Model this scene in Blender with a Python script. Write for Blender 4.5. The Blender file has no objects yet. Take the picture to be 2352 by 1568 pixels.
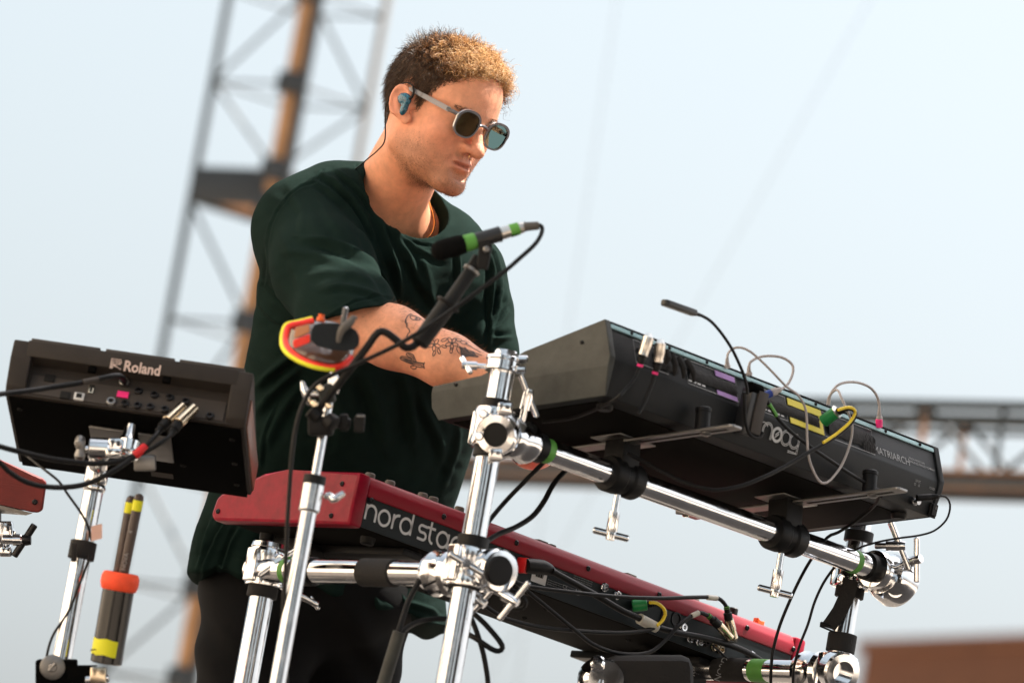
import bpy, bmesh, math, random
import numpy as np
from mathutils import Vector, Matrix
random.seed(7); rng = np.random.default_rng(7)
R_ = math.radians
scene = bpy.context.scene
COL = scene.collection
# ------------------------------------------------------------------ camera
# photo pixel grid used for measuring: 2352 x 1568, long lens, tilted up and rolled
FPX, CX, CY = 13067.0, 1176.0, 784.0
PITCH, ROLL = R_(10.9), R_(10.0)
CAM = Vector((0, 0, -0.39))
_r0 = Vector((1, 0, 0)); _u0 = Vector((0, -math.sin(PITCH), math.cos(PITCH)))
CF = Vector((0, math.cos(PITCH), math.sin(PITCH)))
CR = _r0 * math.cos(ROLL) + _u0 * math.sin(ROLL)
CU = _u0 * math.cos(ROLL) - _r0 * math.sin(ROLL)
CM = np.array([CR, CU, CF])              # rows: camera axes (right, up, forward) in world
CAMn = np.array(CAM)
def px(u, v, d):
    """a photo pixel at a distance d along the view axis, as a world point"""
    return CAM + CF * d + CR * ((u - CX) / FPX * d) - CU * ((v - CY) / FPX * d)
def cpt(u, v, d):
    return np.array([(u - CX) / FPX * d, -(v - CY) / FPX * d, d])
def w2c(P): return (np.asarray(P) - CAMn) @ CM.T
def c2w(P): return np.asarray(P) @ CM + CAMn
def topix(P):
    c = w2c(P); return np.stack([CX + FPX * c[..., 0] / c[..., 2], CY - FPX * c[..., 1] / c[..., 2], c[..., 2]], -1)
cam_d = bpy.data.cameras.new('camera'); cam = bpy.data.objects.new('camera', cam_d); COL.objects.link(cam)
cam_d.sensor_width = 36; cam_d.lens = FPX / 2352 * 36
cam_d.clip_start = 0.5; cam_d.clip_end = 6000
cam.matrix_world = Matrix(((CR.x, CU.x, -CF.x, CAM.x), (CR.y, CU.y, -CF.y, CAM.y), (CR.z, CU.z, -CF.z, CAM.z), (0, 0, 0, 1)))
cam_d.dof.use_dof = True; cam_d.dof.focus_distance = 9.08; cam_d.dof.aperture_fstop = 5.0
scene.camera = cam
# ------------------------------------------------------------------ daylight
SUN_DIR = (CR * 0.62 + CF * 0.30 + CU * 0.78).normalized()     # towards the sun
SUN_EL = math.asin(SUN_DIR.z); SUN_AZ = math.atan2(SUN_DIR.x, SUN_DIR.y)
world = bpy.data.worlds.new('World'); scene.world = world; world.use_nodes = True
wn = world.node_tree.nodes; wl = world.node_tree.links
sky = wn.new('ShaderNodeTexSky'); sky.sky_type = 'NISHITA'; sky.sun_disc = False
sky.sun_elevation = SUN_EL; sky.sun_rotation = SUN_AZ
sky.altitude = 0; sky.air_density = 1.0; sky.dust_density = 6.5; sky.ozone_density = 1.0
bg = wn['Background']; bg.inputs['Strength'].default_value = 0.088
hs = wn.new('ShaderNodeHueSaturation'); hs.inputs['Saturation'].default_value = .46; hs.inputs['Hue'].default_value = .462   # pale hazy sky
wl.new(sky.outputs['Color'], hs.inputs['Color']); wl.new(hs.outputs['Color'], bg.inputs['Color'])
sun_d = bpy.data.lights.new('sun', 'SUN'); sun_d.energy = 5.0; sun_d.angle = R_(0.5); sun_d.color = (1.0, 0.93, 0.82)
sun = bpy.data.objects.new('sun', sun_d); COL.objects.link(sun)
sun.rotation_euler = SUN_DIR.to_track_quat('Z', 'Y').to_euler()
scene.view_settings.view_transform = 'Standard'; scene.view_settings.look = 'None'
scene.view_settings.exposure = 1.65; scene.view_settings.gamma = 1.0
scene.view_settings.use_curve_mapping = False
scene.render.engine = 'CYCLES'; scene.cycles.use_denoising = True
scene.cycles.max_bounces = 10; scene.cycles.transparent_max_bounces = 12
scene.cycles.sample_clamp_indirect = 6.0
# ------------------------------------------------------------------ materials
MATS = {}
def mat(name, col=(.5, .5, .5), rough=.5, metal=0., spec=.5, bump=None, var=None, attr=None, sss=0., trans=0., ior=1.45, coat=0., alpha=1., sheen=0., scratch=0., alo=None):
    """procedural principled material. bump=(scale,strength[,stretch]); var=(scale,amount) value mottling"""
    if name in MATS: return MATS[name]
    m = bpy.data.materials.new(name); m.use_nodes = True
    nt = m.node_tree; N = nt.nodes; L = nt.links; b = N['Principled BSDF']
    b.inputs['Base Color'].default_value = (*col, 1); b.inputs['Roughness'].default_value = rough
    b.inputs['Metallic'].default_value = metal; b.inputs['Specular IOR Level'].default_value = spec
    b.inputs['IOR'].default_value = ior; b.inputs['Transmission Weight'].default_value = trans
    b.inputs['Coat Weight'].default_value = coat; b.inputs['Alpha'].default_value = alpha
    b.inputs['Sheen Weight'].default_value = sheen
    if sss:
        b.inputs['Subsurface Weight'].default_value = sss
        b.inputs['Subsurface Radius'].default_value = (1.0, .35, .18); b.inputs['Subsurface Scale'].default_value = .006
    tc = N.new('ShaderNodeTexCoord'); src = None
    if attr:
        a = N.new('ShaderNodeAttribute'); a.attribute_name = attr; src = a.outputs['Color']
    if var:
        n = N.new('ShaderNodeTexNoise'); n.inputs['Scale'].default_value = var[0]; n.inputs['Detail'].default_value = 6; n.inputs['Roughness'].default_value = .65
        L.new(tc.outputs['Object'], n.inputs['Vector'])
        r = N.new('ShaderNodeMapRange'); r.inputs[1].default_value = .3; r.inputs[2].default_value = .7
        r.inputs[3].default_value = 1 - var[1]; r.inputs[4].default_value = 1 + var[1]
        L.new(n.outputs['Fac'], r.inputs[0])
        mx = N.new('ShaderNodeMix'); mx.data_type = 'RGBA'; mx.blend_type = 'MULTIPLY'; mx.inputs[0].default_value = 1
        if src: L.new(src, mx.inputs[6])
        else: mx.inputs[6].default_value = (*col, 1)
        L.new(r.outputs[0], mx.inputs[7]); src = mx.outputs[2]
    if src: L.new(src, b.inputs['Base Color'])
    if scratch:
        n = N.new('ShaderNodeTexNoise'); n.inputs['Scale'].default_value = 45; n.inputs['Detail'].default_value = 8
        L.new(tc.outputs['Object'], n.inputs['Vector'])
        r = N.new('ShaderNodeMapRange'); r.inputs[1].default_value = .4; r.inputs[2].default_value = .75
        r.inputs[3].default_value = rough; r.inputs[4].default_value = rough + scratch
        L.new(n.outputs['Fac'], r.inputs[0]); L.new(r.outputs[0], b.inputs['Roughness'])
    prev = None
    for bump in (bump if isinstance(bump, list) else [bump] if bump else []):
        n = N.new('ShaderNodeTexNoise'); n.inputs['Scale'].default_value = bump[0]; n.inputs['Detail'].default_value = 5
        if len(bump) > 2:
            mp = N.new('ShaderNodeMapping'); mp.inputs['Scale'].default_value = bump[2]
            L.new(tc.outputs['Object'], mp.inputs['Vector']); L.new(mp.outputs[0], n.inputs['Vector'])
        else: L.new(tc.outputs['Object'], n.inputs['Vector'])
        bp = N.new('ShaderNodeBump'); bp.inputs['Strength'].default_value = bump[1]; bp.inputs['Distance'].default_value = .002
        L.new(n.outputs['Fac'], bp.inputs['Height'])
        if prev: L.new(prev, bp.inputs['Normal'])
        prev = bp.outputs[0]; L.new(prev, b.inputs['Normal'])
    MATS[name] = m; return m
# ------------------------------------------------------------------ object helpers
def tag(o, label=None, cat=None, group=None, kind=None):
    if label: o['label'] = label
    if cat: o['category'] = cat
    if group: o['group'] = group
    if kind: o['kind'] = kind
    return o
def link(o, parent=None):
    COL.objects.link(o)
    if parent is not None:
        o.parent = parent
        o.matrix_parent_inverse = Matrix.Identity(4)
    return o
def empty(name, loc, label, cat, group=None):
    o = bpy.data.objects.new(name, None); COL.objects.link(o); o.empty_display_size = .05
    o.location = loc
    WM[o.name] = Matrix.Translation(o.location)
    return tag(o, label, cat, group)
WM = {}
class MB:
    """collects world-space geometry for one mesh object"""
    def __init__(s): s.v = []; s.f = []; s.sm = []
    def add(s, V, F, smooth=True):
        n = len(s.v); s.v += [tuple(p) for p in V]; s.f += [tuple(i + n for i in q) for q in F]; s.sm += [smooth] * len(F); return s
    def box(s, o, a, b, c, bev=0.):
        """box: centre o, half-extent vectors a,b,c, chamfered by bev (metres)"""
        o, a, b, c = map(Vector, (o, a, b, c))
        if bev <= 0:
            V = [o + a * x + b * y + c * z for x in (-1, 1) for y in (-1, 1) for z in (-1, 1)]
            F = [(0, 1, 3, 2), (4, 6, 7, 5), (0, 4, 5, 1), (2, 3, 7, 6), (0, 2, 6, 4), (1, 5, 7, 3)]
            if a.cross(b).dot(c) < 0: F = [q[::-1] for q in F]
            return s.add(V, F, False)
        L = [a.length, b.length, c.length]; U = [a.normalized(), b.normalized(), c.normalized()]
        bev = min(bev, min(L) * .95)
        bm = bmesh.new()
        vs = [bm.verts.new((x * L[0], y * L[1], z * L[2])) for x in (-1, 1) for y in (-1, 1) for z in (-1, 1)]
        for q in [(0, 1, 3, 2), (4, 6, 7, 5), (0, 4, 5, 1), (2, 3, 7, 6), (0, 2, 6, 4), (1, 5, 7, 3)]: bm.faces.new([vs[i] for i in q])
        bmesh.ops.bevel(bm, geom=bm.edges[:], offset=bev, segments=2, profile=.5, affect='EDGES')
        bm.verts.index_update()
        V = [o + U[0] * v.co.x + U[1] * v.co.y + U[2] * v.co.z for v in bm.verts]
        F = [[v.index for v in f.verts] for f in bm.faces]
        if a.cross(b).dot(c) < 0: F = [q[::-1] for q in F]
        bm.free(); return s.add(V, F, True)
    def lathe(s, p, ax, prof, n=24, ref=None, close=True):
        """profile [(t along axis, radius)] round the axis from p along unit ax"""
        p = Vector(p); ax = Vector(ax).normalized()
        e1 = ax.orthogonal().normalized() if ref is None else (Vector(ref) - ax * Vector(ref).dot(ax)).normalized()
        e2 = ax.cross(e1); V = []; F = []
        for t, r in prof:
            for i in range(n):
                an = 2 * math.pi * i / n
                V.append(p + ax * t + (e1 * math.cos(an) + e2 * math.sin(an)) * max(r, 1e-5))
        for k in range(len(prof) - 1):
            for i in range(n):
                j = (i + 1) % n; F.append((k * n + i, k * n + j, (k + 1) * n + j, (k + 1) * n + i))
        if close:
            F.append(tuple(range(n))[::-1]); m = (len(prof) - 1) * n; F.append(tuple(range(m, m + n)))
        return s.add(V, F, True)
    def cyl(s, a, b, r, n=20, bev=.0008, r2=None):
        a, b = Vector(a), Vector(b); L = (b - a).length; r2 = r if r2 is None else r2; e = min(bev, r * .5, L * .3)
        return s.lathe(a, b - a, [(0, r - e), (e, r), (L - e, r2), (L, r2 - e)], n)
    def tube(s, pts, r, n=8, cap=True, samp=True, step=.006):
        """round tube through points (Catmull-Rom), r number or list"""
        P = [Vector(p) for p in pts]
        rr = list(r) if hasattr(r, '__len__') else [r] * len(P)
        if samp and len(P) > 2: P, rr = spline(P, rr, step)
        V = []; F = []; T0 = None; e1 = None
        for i, p in enumerate(P):
            t = (P[min(i + 1, len(P) - 1)] - P[max(i - 1, 0)]).normalized()
            if e1 is None: e1 = t.orthogonal().normalized()
            else:
                e1 = (e1 - t * e1.dot(t)).normalized()
            e2 = t.cross(e1)
            for k in range(n):
                an = 2 * math.pi * k / n; V.append(p + (e1 * math.cos(an) + e2 * math.sin(an)) * rr[i])
        for i in range(len(P) - 1):
            for k in range(n):
                j = (k + 1) % n; F.append((i * n + k, i * n + j, (i + 1) * n + j, (i + 1) * n + k))
        if cap: F.append(tuple(range(n))[::-1]); m = (len(P) - 1) * n; F.append(tuple(range(m, m + n)))
        return s.add(V, F, True)
    def prism(s, poly, o, ex, ey, d, bev=0.):
        """extrude 2-D polygon (in ex,ey from o) by vector d"""
        o, ex, ey, d = map(Vector, (o, ex, ey, d)); n = len(poly)
        A = [o + ex * x + ey * y for x, y in poly]
        F = [tuple(range(n)), tuple(range(n, 2 * n))[::-1]] + [(i, n + i, n + (i + 1) % n, (i + 1) % n)[::-1] for i in range(n)]
        nrm = sum((A[i].cross(A[(i + 1) % n]) for i in range(n)), Vector())
        V = A + [p + d for p in A]
        if nrm.dot(d) > 0: F = [q[::-1] for q in F]
        if bev > 0:
            bm = bmesh.new(); vs = [bm.verts.new(v) for v in V]
            for q in F: bm.faces.new([vs[i] for i in q])
            bmesh.ops.bevel(bm, geom=bm.edges[:], offset=bev, segments=2, profile=.5, affect='EDGES'); bm.verts.index_update()
            V = [v.co.copy() for v in bm.verts]; F = [[v.index for v in f.verts] for f in bm.faces]; bm.free()
            return s.add(V, F, True)
        return s.add(V, F, False)
    def build(s, name, m, parent=None, label=None, cat=None, group=None, kind=None, sharp=35):
        me = bpy.data.meshes.new(name)
        inv = None
        o = bpy.data.objects.new(name, me)
        V = s.v
        if parent is not None:
            Mi = parent_world(parent).inverted(); V = [Mi @ Vector(p) for p in V]
        else:
            A = np.array(V); c = Vector(((A[:, 0].min() + A[:, 0].max()) / 2, (A[:, 1].min() + A[:, 1].max()) / 2, A[:, 2].min()))
            V = [Vector(p) - c for p in V]; o.location = c
        me.from_pydata(V, [], s.f)
        me.polygons.foreach_set('use_smooth', s.sm)
        me.materials.append(MATS[m] if isinstance(m, str) else m)
        if any(s.sm): me.set_sharp_from_angle(angle=R_(sharp))
        me.update()
        link(o, parent); WM[o.name] = (parent_world(parent) if parent is not None else Matrix.Translation(o.location))
        return tag(o, label, cat, group, kind)
def parent_world(p):
    if p.name in WM: return WM[p.name]
    return p.matrix_world if p.parent is None and p.type != 'EMPTY' else Matrix.Translation(p.location)
def spline(P, rr, step):
    Q = []; S = []
    for i in range(len(P) - 1):
        p0, p1, p2, p3 = P[max(i - 1, 0)], P[i], P[i + 1], P[min(i + 2, len(P) - 1)]
        k = max(2, int((p2 - p1).length / step))
        for j in range(k):
            t = j / k; t2 = t * t; t3 = t2 * t
            Q.append(.5 * ((2 * p1) + (p2 - p0) * t + (2 * p0 - 5 * p1 + 4 * p2 - p3) * t2 + (3 * p1 - p0 - 3 * p2 + p3) * t3))
            S.append(rr[i] + (rr[i + 1] - rr[i]) * t)
    Q.append(P[-1]); S.append(rr[-1]); return Q, S
def np_obj(name, V, F, m, parent=None, attrs=None, smooth=True):
    """mesh object from numpy arrays (world space)"""
    V = np.asarray(V, float); o_ = bpy.data.objects.new(name, bpy.data.meshes.new(name)); me = o_.data
    if parent is not None:
        t = np.array(parent_world(parent).translation); V = V - t
    else:
        t = np.array([V[:, 0].mean(), V[:, 1].mean(), V[:, 2].min()]); V = V - t; o_.location = t
    me.vertices.add(len(V)); me.vertices.foreach_set('co', V.astype(np.float32).ravel())
    F = np.asarray(F, np.int32); k = F.shape[1]
    me.loops.add(F.size); me.loops.foreach_set('vertex_index', F.ravel())
    me.polygons.add(len(F)); me.polygons.foreach_set('loop_start', np.arange(0, F.size, k, dtype=np.int32))
    me.polygons.foreach_set('use_smooth', np.full(len(F), smooth))
    me.update(calc_edges=True); me.validate()
    for an, arr in (attrs or {}).items():
        a = me.attributes.new(an, 'FLOAT_COLOR', 'POINT'); C = np.ones((len(V), 4), np.float32); C[:, :3] = arr
        a.data.foreach_set('color', C.ravel())
    me.materials.append(MATS[m] if isinstance(m, str) else m)
    link(o_, parent); WM[o_.name] = Matrix.Translation(t)
    return o_
# ------------------------------------------------------------------ signed-distance modelling (surface nets)
def ell(p, c, r):
    r = np.asarray(r, p.dtype); q = (p - np.asarray(c, p.dtype)) / r; k0 = np.sqrt((q * q).sum(-1)) + 1e-9; q2 = q / r; k1 = np.sqrt((q2 * q2).sum(-1)) + 1e-9
    return k0 * (k0 - 1) / k1
def rcone(p, a, b, ra, rb):
    a = np.asarray(a, float); b = np.asarray(b, float); ab = b - a; L2 = ab @ ab
    t = np.clip(((p - a) @ ab) / L2, 0, 1); q = p - a - t[..., None] * ab
    return np.sqrt((q * q).sum(-1)) - (ra + (rb - ra) * t)
def smin(a, b, k):
    h = np.clip(.5 + .5 * (b - a) / k, 0, 1); return b + (a - b) * h - k * h * (1 - h)
def smax(a, b, k): return -smin(-a, -b, k)
def chain(p, pts, rs, k=.01):
    d = None
    for i in range(len(pts) - 1):
        e = rcone(p, pts[i], pts[i + 1], rs[i], rs[i + 1]); d = e if d is None else smin(d, e, k)
    return d
def surface(fn, lo, hi, h, B=8):
    lo = np.asarray(lo, float); n = (np.ceil((np.asarray(hi) - lo) / h / B).astype(int)) * B; nb = n // B
    gi = np.stack(np.meshgrid(*[np.arange(k) for k in nb], indexing='ij'), -1).reshape(-1, 3)
    cen = lo + (gi * B + B / 2) * h; dc = fn(cen)
    act = np.abs(dc) < h * B * 1.15
    fld = np.repeat(np.repeat(np.repeat(np.sign(dc).reshape(nb), B, 0), B, 1), B, 2).astype(np.float32)
    fld = np.pad(fld, ((0, 1),) * 3, mode='edge')
    off = np.stack(np.meshgrid(*[np.arange(B + 1)] * 3, indexing='ij'), -1).reshape(-1, 3)
    ga = gi[act] * B
    for s in range(0, len(ga), 1500):
        ii = (ga[s:s + 1500, None, :] + off[None]).reshape(-1, 3)
        fld[ii[:, 0], ii[:, 1], ii[:, 2]] = fn((lo + ii * h))
    sg = fld < 0; s8 = sg.astype(np.int8); c = np.zeros(n, np.int8)
    for dx in (0, 1):
        for dy in (0, 1):
            for dz in (0, 1): c += s8[dx:n[0] + dx, dy:n[1] + dy, dz:n[2] + dz]
    cells = np.argwhere((c > 0) & (c < 8)); idm = np.full(n, -1, np.int32); idm[tuple(cells.T)] = np.arange(len(cells))
    acc = np.zeros((len(cells), 3)); cnt = np.zeros(len(cells))
    corners = [(x, y, z) for x in (0, 1) for y in (0, 1) for z in (0, 1)]
    val = {k: fld[cells[:, 0] + k[0], cells[:, 1] + k[1], cells[:, 2] + k[2]].astype(float) for k in corners}
    for ca in corners:
        for ax in range(3):
            if ca[ax] == 1: continue
            cb = list(ca); cb[ax] = 1; cb = tuple(cb); a, b = val[ca], val[cb]
            m = (a < 0) != (b < 0); t = np.where(m, a / np.where(m, a - b, 1), 0)
            q = np.tile(np.array(ca, float), (len(cells), 1)); q[:, ax] += t
            acc[m] += q[m]; cnt[m] += 1
    V = lo + (cells + acc / cnt[:, None]) * h
    quads = []
    for ax in range(3):
        o1, o2 = (ax + 1) % 3, (ax + 2) % 3
        sl0 = [slice(None)] * 3; sl1 = [slice(None)] * 3; sl0[ax] = slice(0, -1); sl1[ax] = slice(1, None)
        a = sg[tuple(sl0)]; b = sg[tuple(sl1)]; e = np.argwhere(a != b)
        e = e[(e[:, o1] > 0) & (e[:, o2] > 0) & (e[:, o1] < n[o1]) & (e[:, o2] < n[o2])]
        fl = a[tuple(e.T)]
        def cid(d1, d2):
            q = e.copy(); q[:, o1] += d1; q[:, o2] += d2; return idm[tuple(q.T)]
        q = np.stack([cid(-1, -1), cid(0, -1), cid(0, 0), cid(-1, 0)], -1)
        q[~fl] = q[~fl][:, ::-1]
        quads.append(q[(q >= 0).all(1)])
    return V, np.concatenate(quads)
def vnormals(V, F):
    n = np.cross(V[F[:, 2]] - V[F[:, 0]], V[F[:, 3]] - V[F[:, 1]]); N = np.zeros_like(V)
    for k in range(4): np.add.at(N, F[:, k], n)
    return N / (np.linalg.norm(N, axis=1, keepdims=True) + 1e-12)
# ================================================================== SETTING
mat('paving', (.33, .28, .23), .9, var=(.6, .15), bump=(30, .2))
mat('deck', (.055, .045, .037), .75, var=(3, .2), bump=(60, .2, (1, 12, 1)))
mat('rust', (.22, .105, .045), .8, var=(6, .3)); mat('dark_steel', (.022, .026, .030), .6, var=(5, .2)); mat('brown_paint', (.36, .19, .085), .7, var=(5, .2))
mat('pale_steel', (.20, .185, .17), .5); mat('brick_brown', (.105, .040, .018), .85, var=(.8, .15)); mat('wire', (.05, .05, .05), .5)
mat('tower_steel', (.022, .030, .034), .6, var=(5, .2)); mat('window_glass', (.03, .04, .05), .1)
g = MB(); g.add([(-3000, -3000, -1.75), (3000, -3000, -1.75), (3000, 3000, -1.75), (-3000, 3000, -1.75)], [(0, 1, 2, 3)], False)
tag(g.build('ground', 'paving'), kind='structure')
g = MB(); g.box((0, 11.2, -.06), (7, 0, 0), (0, 4.2, 0), (0, 0, .06)); st = g.build('stage_deck', 'deck'); tag(st, kind='structure')
g = MB(); g.box((0, 7.12, -.935), (7, 0, 0), (0, .05, 0), (0, 0, .81)); tag(g.build('stage_front', 'dark_steel'), kind='structure')
# added unseen roof, edge shaped so sun reaches only the set's right-hand side
ZR = 6.2
h0 = px(1190, 250, 9.0); h1 = px(1780, 1410, 9.3)
r0, r1 = [p + SUN_DIR * ((ZR - p.z) / SUN_DIR.z) for p in (h0, h1)]
sl = (r1.y - r0.y) / (r1.x - r0.x)
poly = [(.6, r0.y + sl * (.6 - r0.x)), (9, r0.y + sl * (9 - r0.x)), (9, 2.0), (.6, 2.0)]
rf = MB().prism(poly, (0, 0, ZR), (1, 0, 0), (0, 1, 0), (0, 0, .25)); tag(rf.build('added_shade_roof', 'dark_steel'), kind='structure')
mat('tan_wall', (.82, .70, .56), .85, var=(.7, .08))
g = MB().box((-5.6, 6.5, 2.2), (.1, 0, 0), (0, 6.5, 0), (0, 0, 3.95)); tag(g.build('added_bounce_wall', 'tan_wall'), kind='structure')  # added out of frame to bounce warm sunlight onto left-facing sides
# added dark blocks out of frame, there only to streak the chrome reflections dark
mat('reflection_dark', (.012, .012, .013), .8)
for (x, y, w, d_, h) in ((6.2, 3.2, .9, .8, 7.5), (-3.4, -1.5, .55, .6, 6.5), (3.2, -13, 3.2, 2., 6.5), (-7.5, -16, 2.4, 2., 8.), (11, -6, 1.6, 1.5, 9.)):
    g = MB().box((x, y, -1.75 + h / 2), (w, 0, 0), (0, d_, 0), (0, 0, h / 2), .03); tag(g.build('added_dark_block', 'reflection_dark'), kind='structure')
# --- lattice tower, seen corner-on
TD = 27.; KT = TD / 60.
tb = [px(617, 484, TD), px(617 - 178, 484 - 31, TD + .55 * KT), px(617 + 178, 484 + 31, TD + .55 * KT)]
tc0 = px(617, 484, TD); e1 = Vector((tb[1].x - tc0.x, tb[1].y - tc0.y, 0)); e2 = Vector((tb[2].x - tc0.x, tb[2].y - tc0.y, 0))
c0 = Vector((tc0.x, tc0.y, 0)); legs = [c0, c0 + e1, c0 + e1 + e2, c0 + e2]
tower = empty('lattice_tower', (c0.x, c0.y, -1.75), 'tall blurred steel lattice tower with a tan corner leg and dark bracing', 'tower')
def zt(v): return px(617, v, TD).z
for i, p in enumerate(legs):
    r = (.052 if i == 0 else .028) * KT
    w = (e1.normalized(), e2.normalized())
    b = MB(); b.box(p + Vector((0, 0, 3.9)), w[0] * r, w[1] * r, (0, 0, 5.65), .004); b.build('leg', ('brown_paint', 'tower_steel', 'tower_steel', 'pale_steel')[i], tower)
b = MB(); b.cyl(c0 + Vector((.125 * KT, -.03 * KT, -1.75)), c0 + Vector((.125 * KT, -.03 * KT, 9.5)), .05 * KT, 8); b.build('leg_shade_strip', 'dark_steel', tower)  # dark cylinder stands in for the shaded side of the corner leg
lev = [zt(1620), zt(1400), zt(1130), zt(760), zt(470), zt(385), zt(170), zt(-60), zt(-300)]
zz = -1.0
while zz < lev[0] - 1: lev.insert(0, zz) if False else None; zz += 1.6
lows = list(np.arange(-1.6, lev[0] - .4, .7)); allv = lows + lev
faces = [(0, 1), (1, 2), (2, 3), (3, 0)]
def brace(a, b, r=.02 * KT, m='tower_steel', nm='brace'): MB().cyl(a, b, r, 6).build(nm, m, tower)
for k in range(len(allv) - 1):
    z0, z1 = allv[k], allv[k + 1]
    for fi, (i, j) in enumerate(faces):
        A, B_ = legs[i], legs[j]
        brace(A + Vector((0, 0, z1)), B_ + Vector((0, 0, z1)), .016 * KT, 'tower_steel', 'strut')
        if z1 - z0 < .6 * KT or fi in (1, 2): continue
        if (k + fi) % 2: brace(A + Vector((0, 0, z0)), B_ + Vector((0, 0, z1)), .021 * KT)
        else: brace(A + Vector((0, 0, z1)), B_ + Vector((0, 0, z0)), .021 * KT)
    for L in legs[:1]: MB().box(L + Vector((0, 0, z1)), e1.normalized() * .10 * KT, e2.normalized() * .10 * KT, (0, 0, .12 * KT), .004).build('gusset', 'dark_steel', tower)
zc = (zt(388) + zt(468)) / 2; hz = (zt(388) - zt(468)) / 2
MB().box(c0 + (e1 + e2) / 2 + Vector((0, 0, zc)), e1 * .46, e2 * .46, (0, 0, hz * .8), .01).build('platform', 'rust', tower)
for (i, j) in faces: MB().box((legs[i] + legs[j]) / 2 + Vector((0, 0, zc)), (legs[j] - legs[i]) * .5, (legs[j] - legs[i]).cross(Vector((0, 0, 1))).normalized() * .03 * KT, (0, 0, hz), .004).build('platform_rim', 'dark_steel', tower)
# --- horizontal truss, level, coming nearer to the right
Bp = px(2420, 942, 20.)
d = 20.
while px(900, 905, d).z < Bp.z and d < 200: d += .1
Ap = px(900, 905, d); bot = px(2420, 1128, 20.).z - Bp.z
dr = Vector((Bp.x - Ap.x, Bp.y - Ap.y, 0)); Lt = dr.length; dr.normalize(); nr_ = Vector((-dr.y, dr.x, 0))
truss = empty('roof_truss', (Ap.x, Ap.y, -1.75), 'rusty horizontal lattice truss blurred in the sky behind the synthesizer', 'truss')
Ap = Ap - dr * .5; Lt += 3
for z0, r, m_ in ((0, .017, 'tower_steel'), (-.04, .010, 'tower_steel'), (bot, .017, 'dark_steel'), (bot + .03, .011, 'rust')):
    for s in (0, .25): MB().box(Ap + dr * Lt / 2 + Vector((0, 0, z0)) + nr_ * s, dr * Lt / 2, nr_ * r, (0, 0, r), .004).build('chord', m_, truss)
nseg = int(Lt / .33)
for k in range(nseg + 1):
    p = Ap + dr * (Lt * k / nseg)
    for s in (0, .25):
        MB().cyl(p + nr_ * s, p + nr_ * s + Vector((0, 0, bot)), .011, 6).build('post', 'rust' if k % 3 == 0 else 'tower_steel', truss)
        if k < nseg:
            a0, a1 = (0, bot) if k % 2 else (bot, 0)
            MB().cyl(p + nr_ * s + Vector((0, 0, a0)), p + dr * (Lt / nseg) + nr_ * s + Vector((0, 0, a1)), .010, 6).build('diagonal', 'dark_steel', truss)
for k in (0, 1):
    p = Ap + dr * (Lt * k) + nr_ * .12
    MB().cyl((p.x, p.y, -1.75), (p.x, p.y, p.z + bot), .06, 8).build('support_leg', 'dark_steel', truss)
# --- brown building low at the right
bp = px(1985, 1484, 130.); d = 130.
while px(2600, 1462, d).z > bp.z and d > 40: d -= .25
q = px(2600, 1462, d); bx_ = Vector((q.x - bp.x, q.y - bp.y, 0)); W_ = bx_.length; bx_.normalize(); by_ = Vector((-bx_.y, bx_.x, 0)); H_ = bp.z + 1.75
cb = bp + bx_ * (W_ / 2) + by_ * 6; cb.z = -1.75 + H_ / 2
bld = empty('brown_building', (cb.x, cb.y, -1.75), 'blurred rust-brown building block standing low behind the stage', 'building')
MB().box(cb, bx_ * W_ / 2, by_ * 6, (0, 0, H_ / 2)).build('wall', 'brick_brown', bld)
MB().box(cb + Vector((0, 0, H_ / 2)), bx_ * (W_ / 2 + .15), by_ * 6.15, (0, 0, .15), .02).build('coping', 'brick_brown', bld)
nw_ = max(3, int(W_ / 3.2))
for i in range(nw_):
    for j in range(5):
        c = bp + bx_ * (W_ * (i + .5) / nw_) - by_ * .03; c.z = -1.75 + 1.8 + j * 3.1
        if c.z + 1.1 > bp.z - 1.5: continue
        f = MB().box(c, bx_ * .7, by_ * .06, (0, 0, .95), .01).build('window', 'pale_steel', bld)
        MB().box(c - by_ * .05, bx_ * .6, by_ * .03, (0, 0, .85)).build('pane', 'window_glass', f)
# --- guy wires
for (u0, v0, d0), (u1, v1, d1), lb in (((2040, -75, 30), (1120, 1560, 26), 'faint diagonal guy wire crossing the sky behind the gooseneck lamp'), ((1425, -60, 30), (1285, 900, 28), 'faint steep guy wire in the sky beside the man\'s forehead')):
    a, b = px(u0, v0, d0), px(u1, v1, d1); dv = (b - a).normalized()
    t = (-1.75 - b.z) / dv.z; b2 = b + dv * t; a2 = a - dv * 3
    MB().cyl(a2, b2, .0019, 6).build('guy_wire', 'wire', None, lb, 'cable')
# ------------------------------------------------------------------ frames of the two keyboards (measured in the photo)
def kframe(o, yaw, tilt, rl):
    a = Vector((math.cos(yaw), math.sin(yaw), 0)); b = Vector((-math.sin(yaw), math.cos(yaw), 0)); u = Vector((0, 0, 1))
    b2 = b * math.cos(tilt) - u * math.sin(tilt); u2 = u * math.cos(tilt) + b * math.sin(tilt)
    return CAM + Vector(o), a * math.cos(rl) + u2 * math.sin(rl), b2, u2 * math.cos(rl) - a * math.sin(rl)
MO, MA, MBv, MU = kframe((0.1463, 8.2696, 1.539), .801, .1178, .0061)     # synth: origin rear-left-bottom, a along rear, b to player, u up
NO, NA, NB, NU = kframe((-0.2014, 8.7886, 1.3602), .7533, -.0147, -.0292)  # stage piano
def mo(a, b, u): return MO + MA * a + MBv * b + MU * u
def no(a, b, u): return NO + NA * a + NB * b + NU * u
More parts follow.
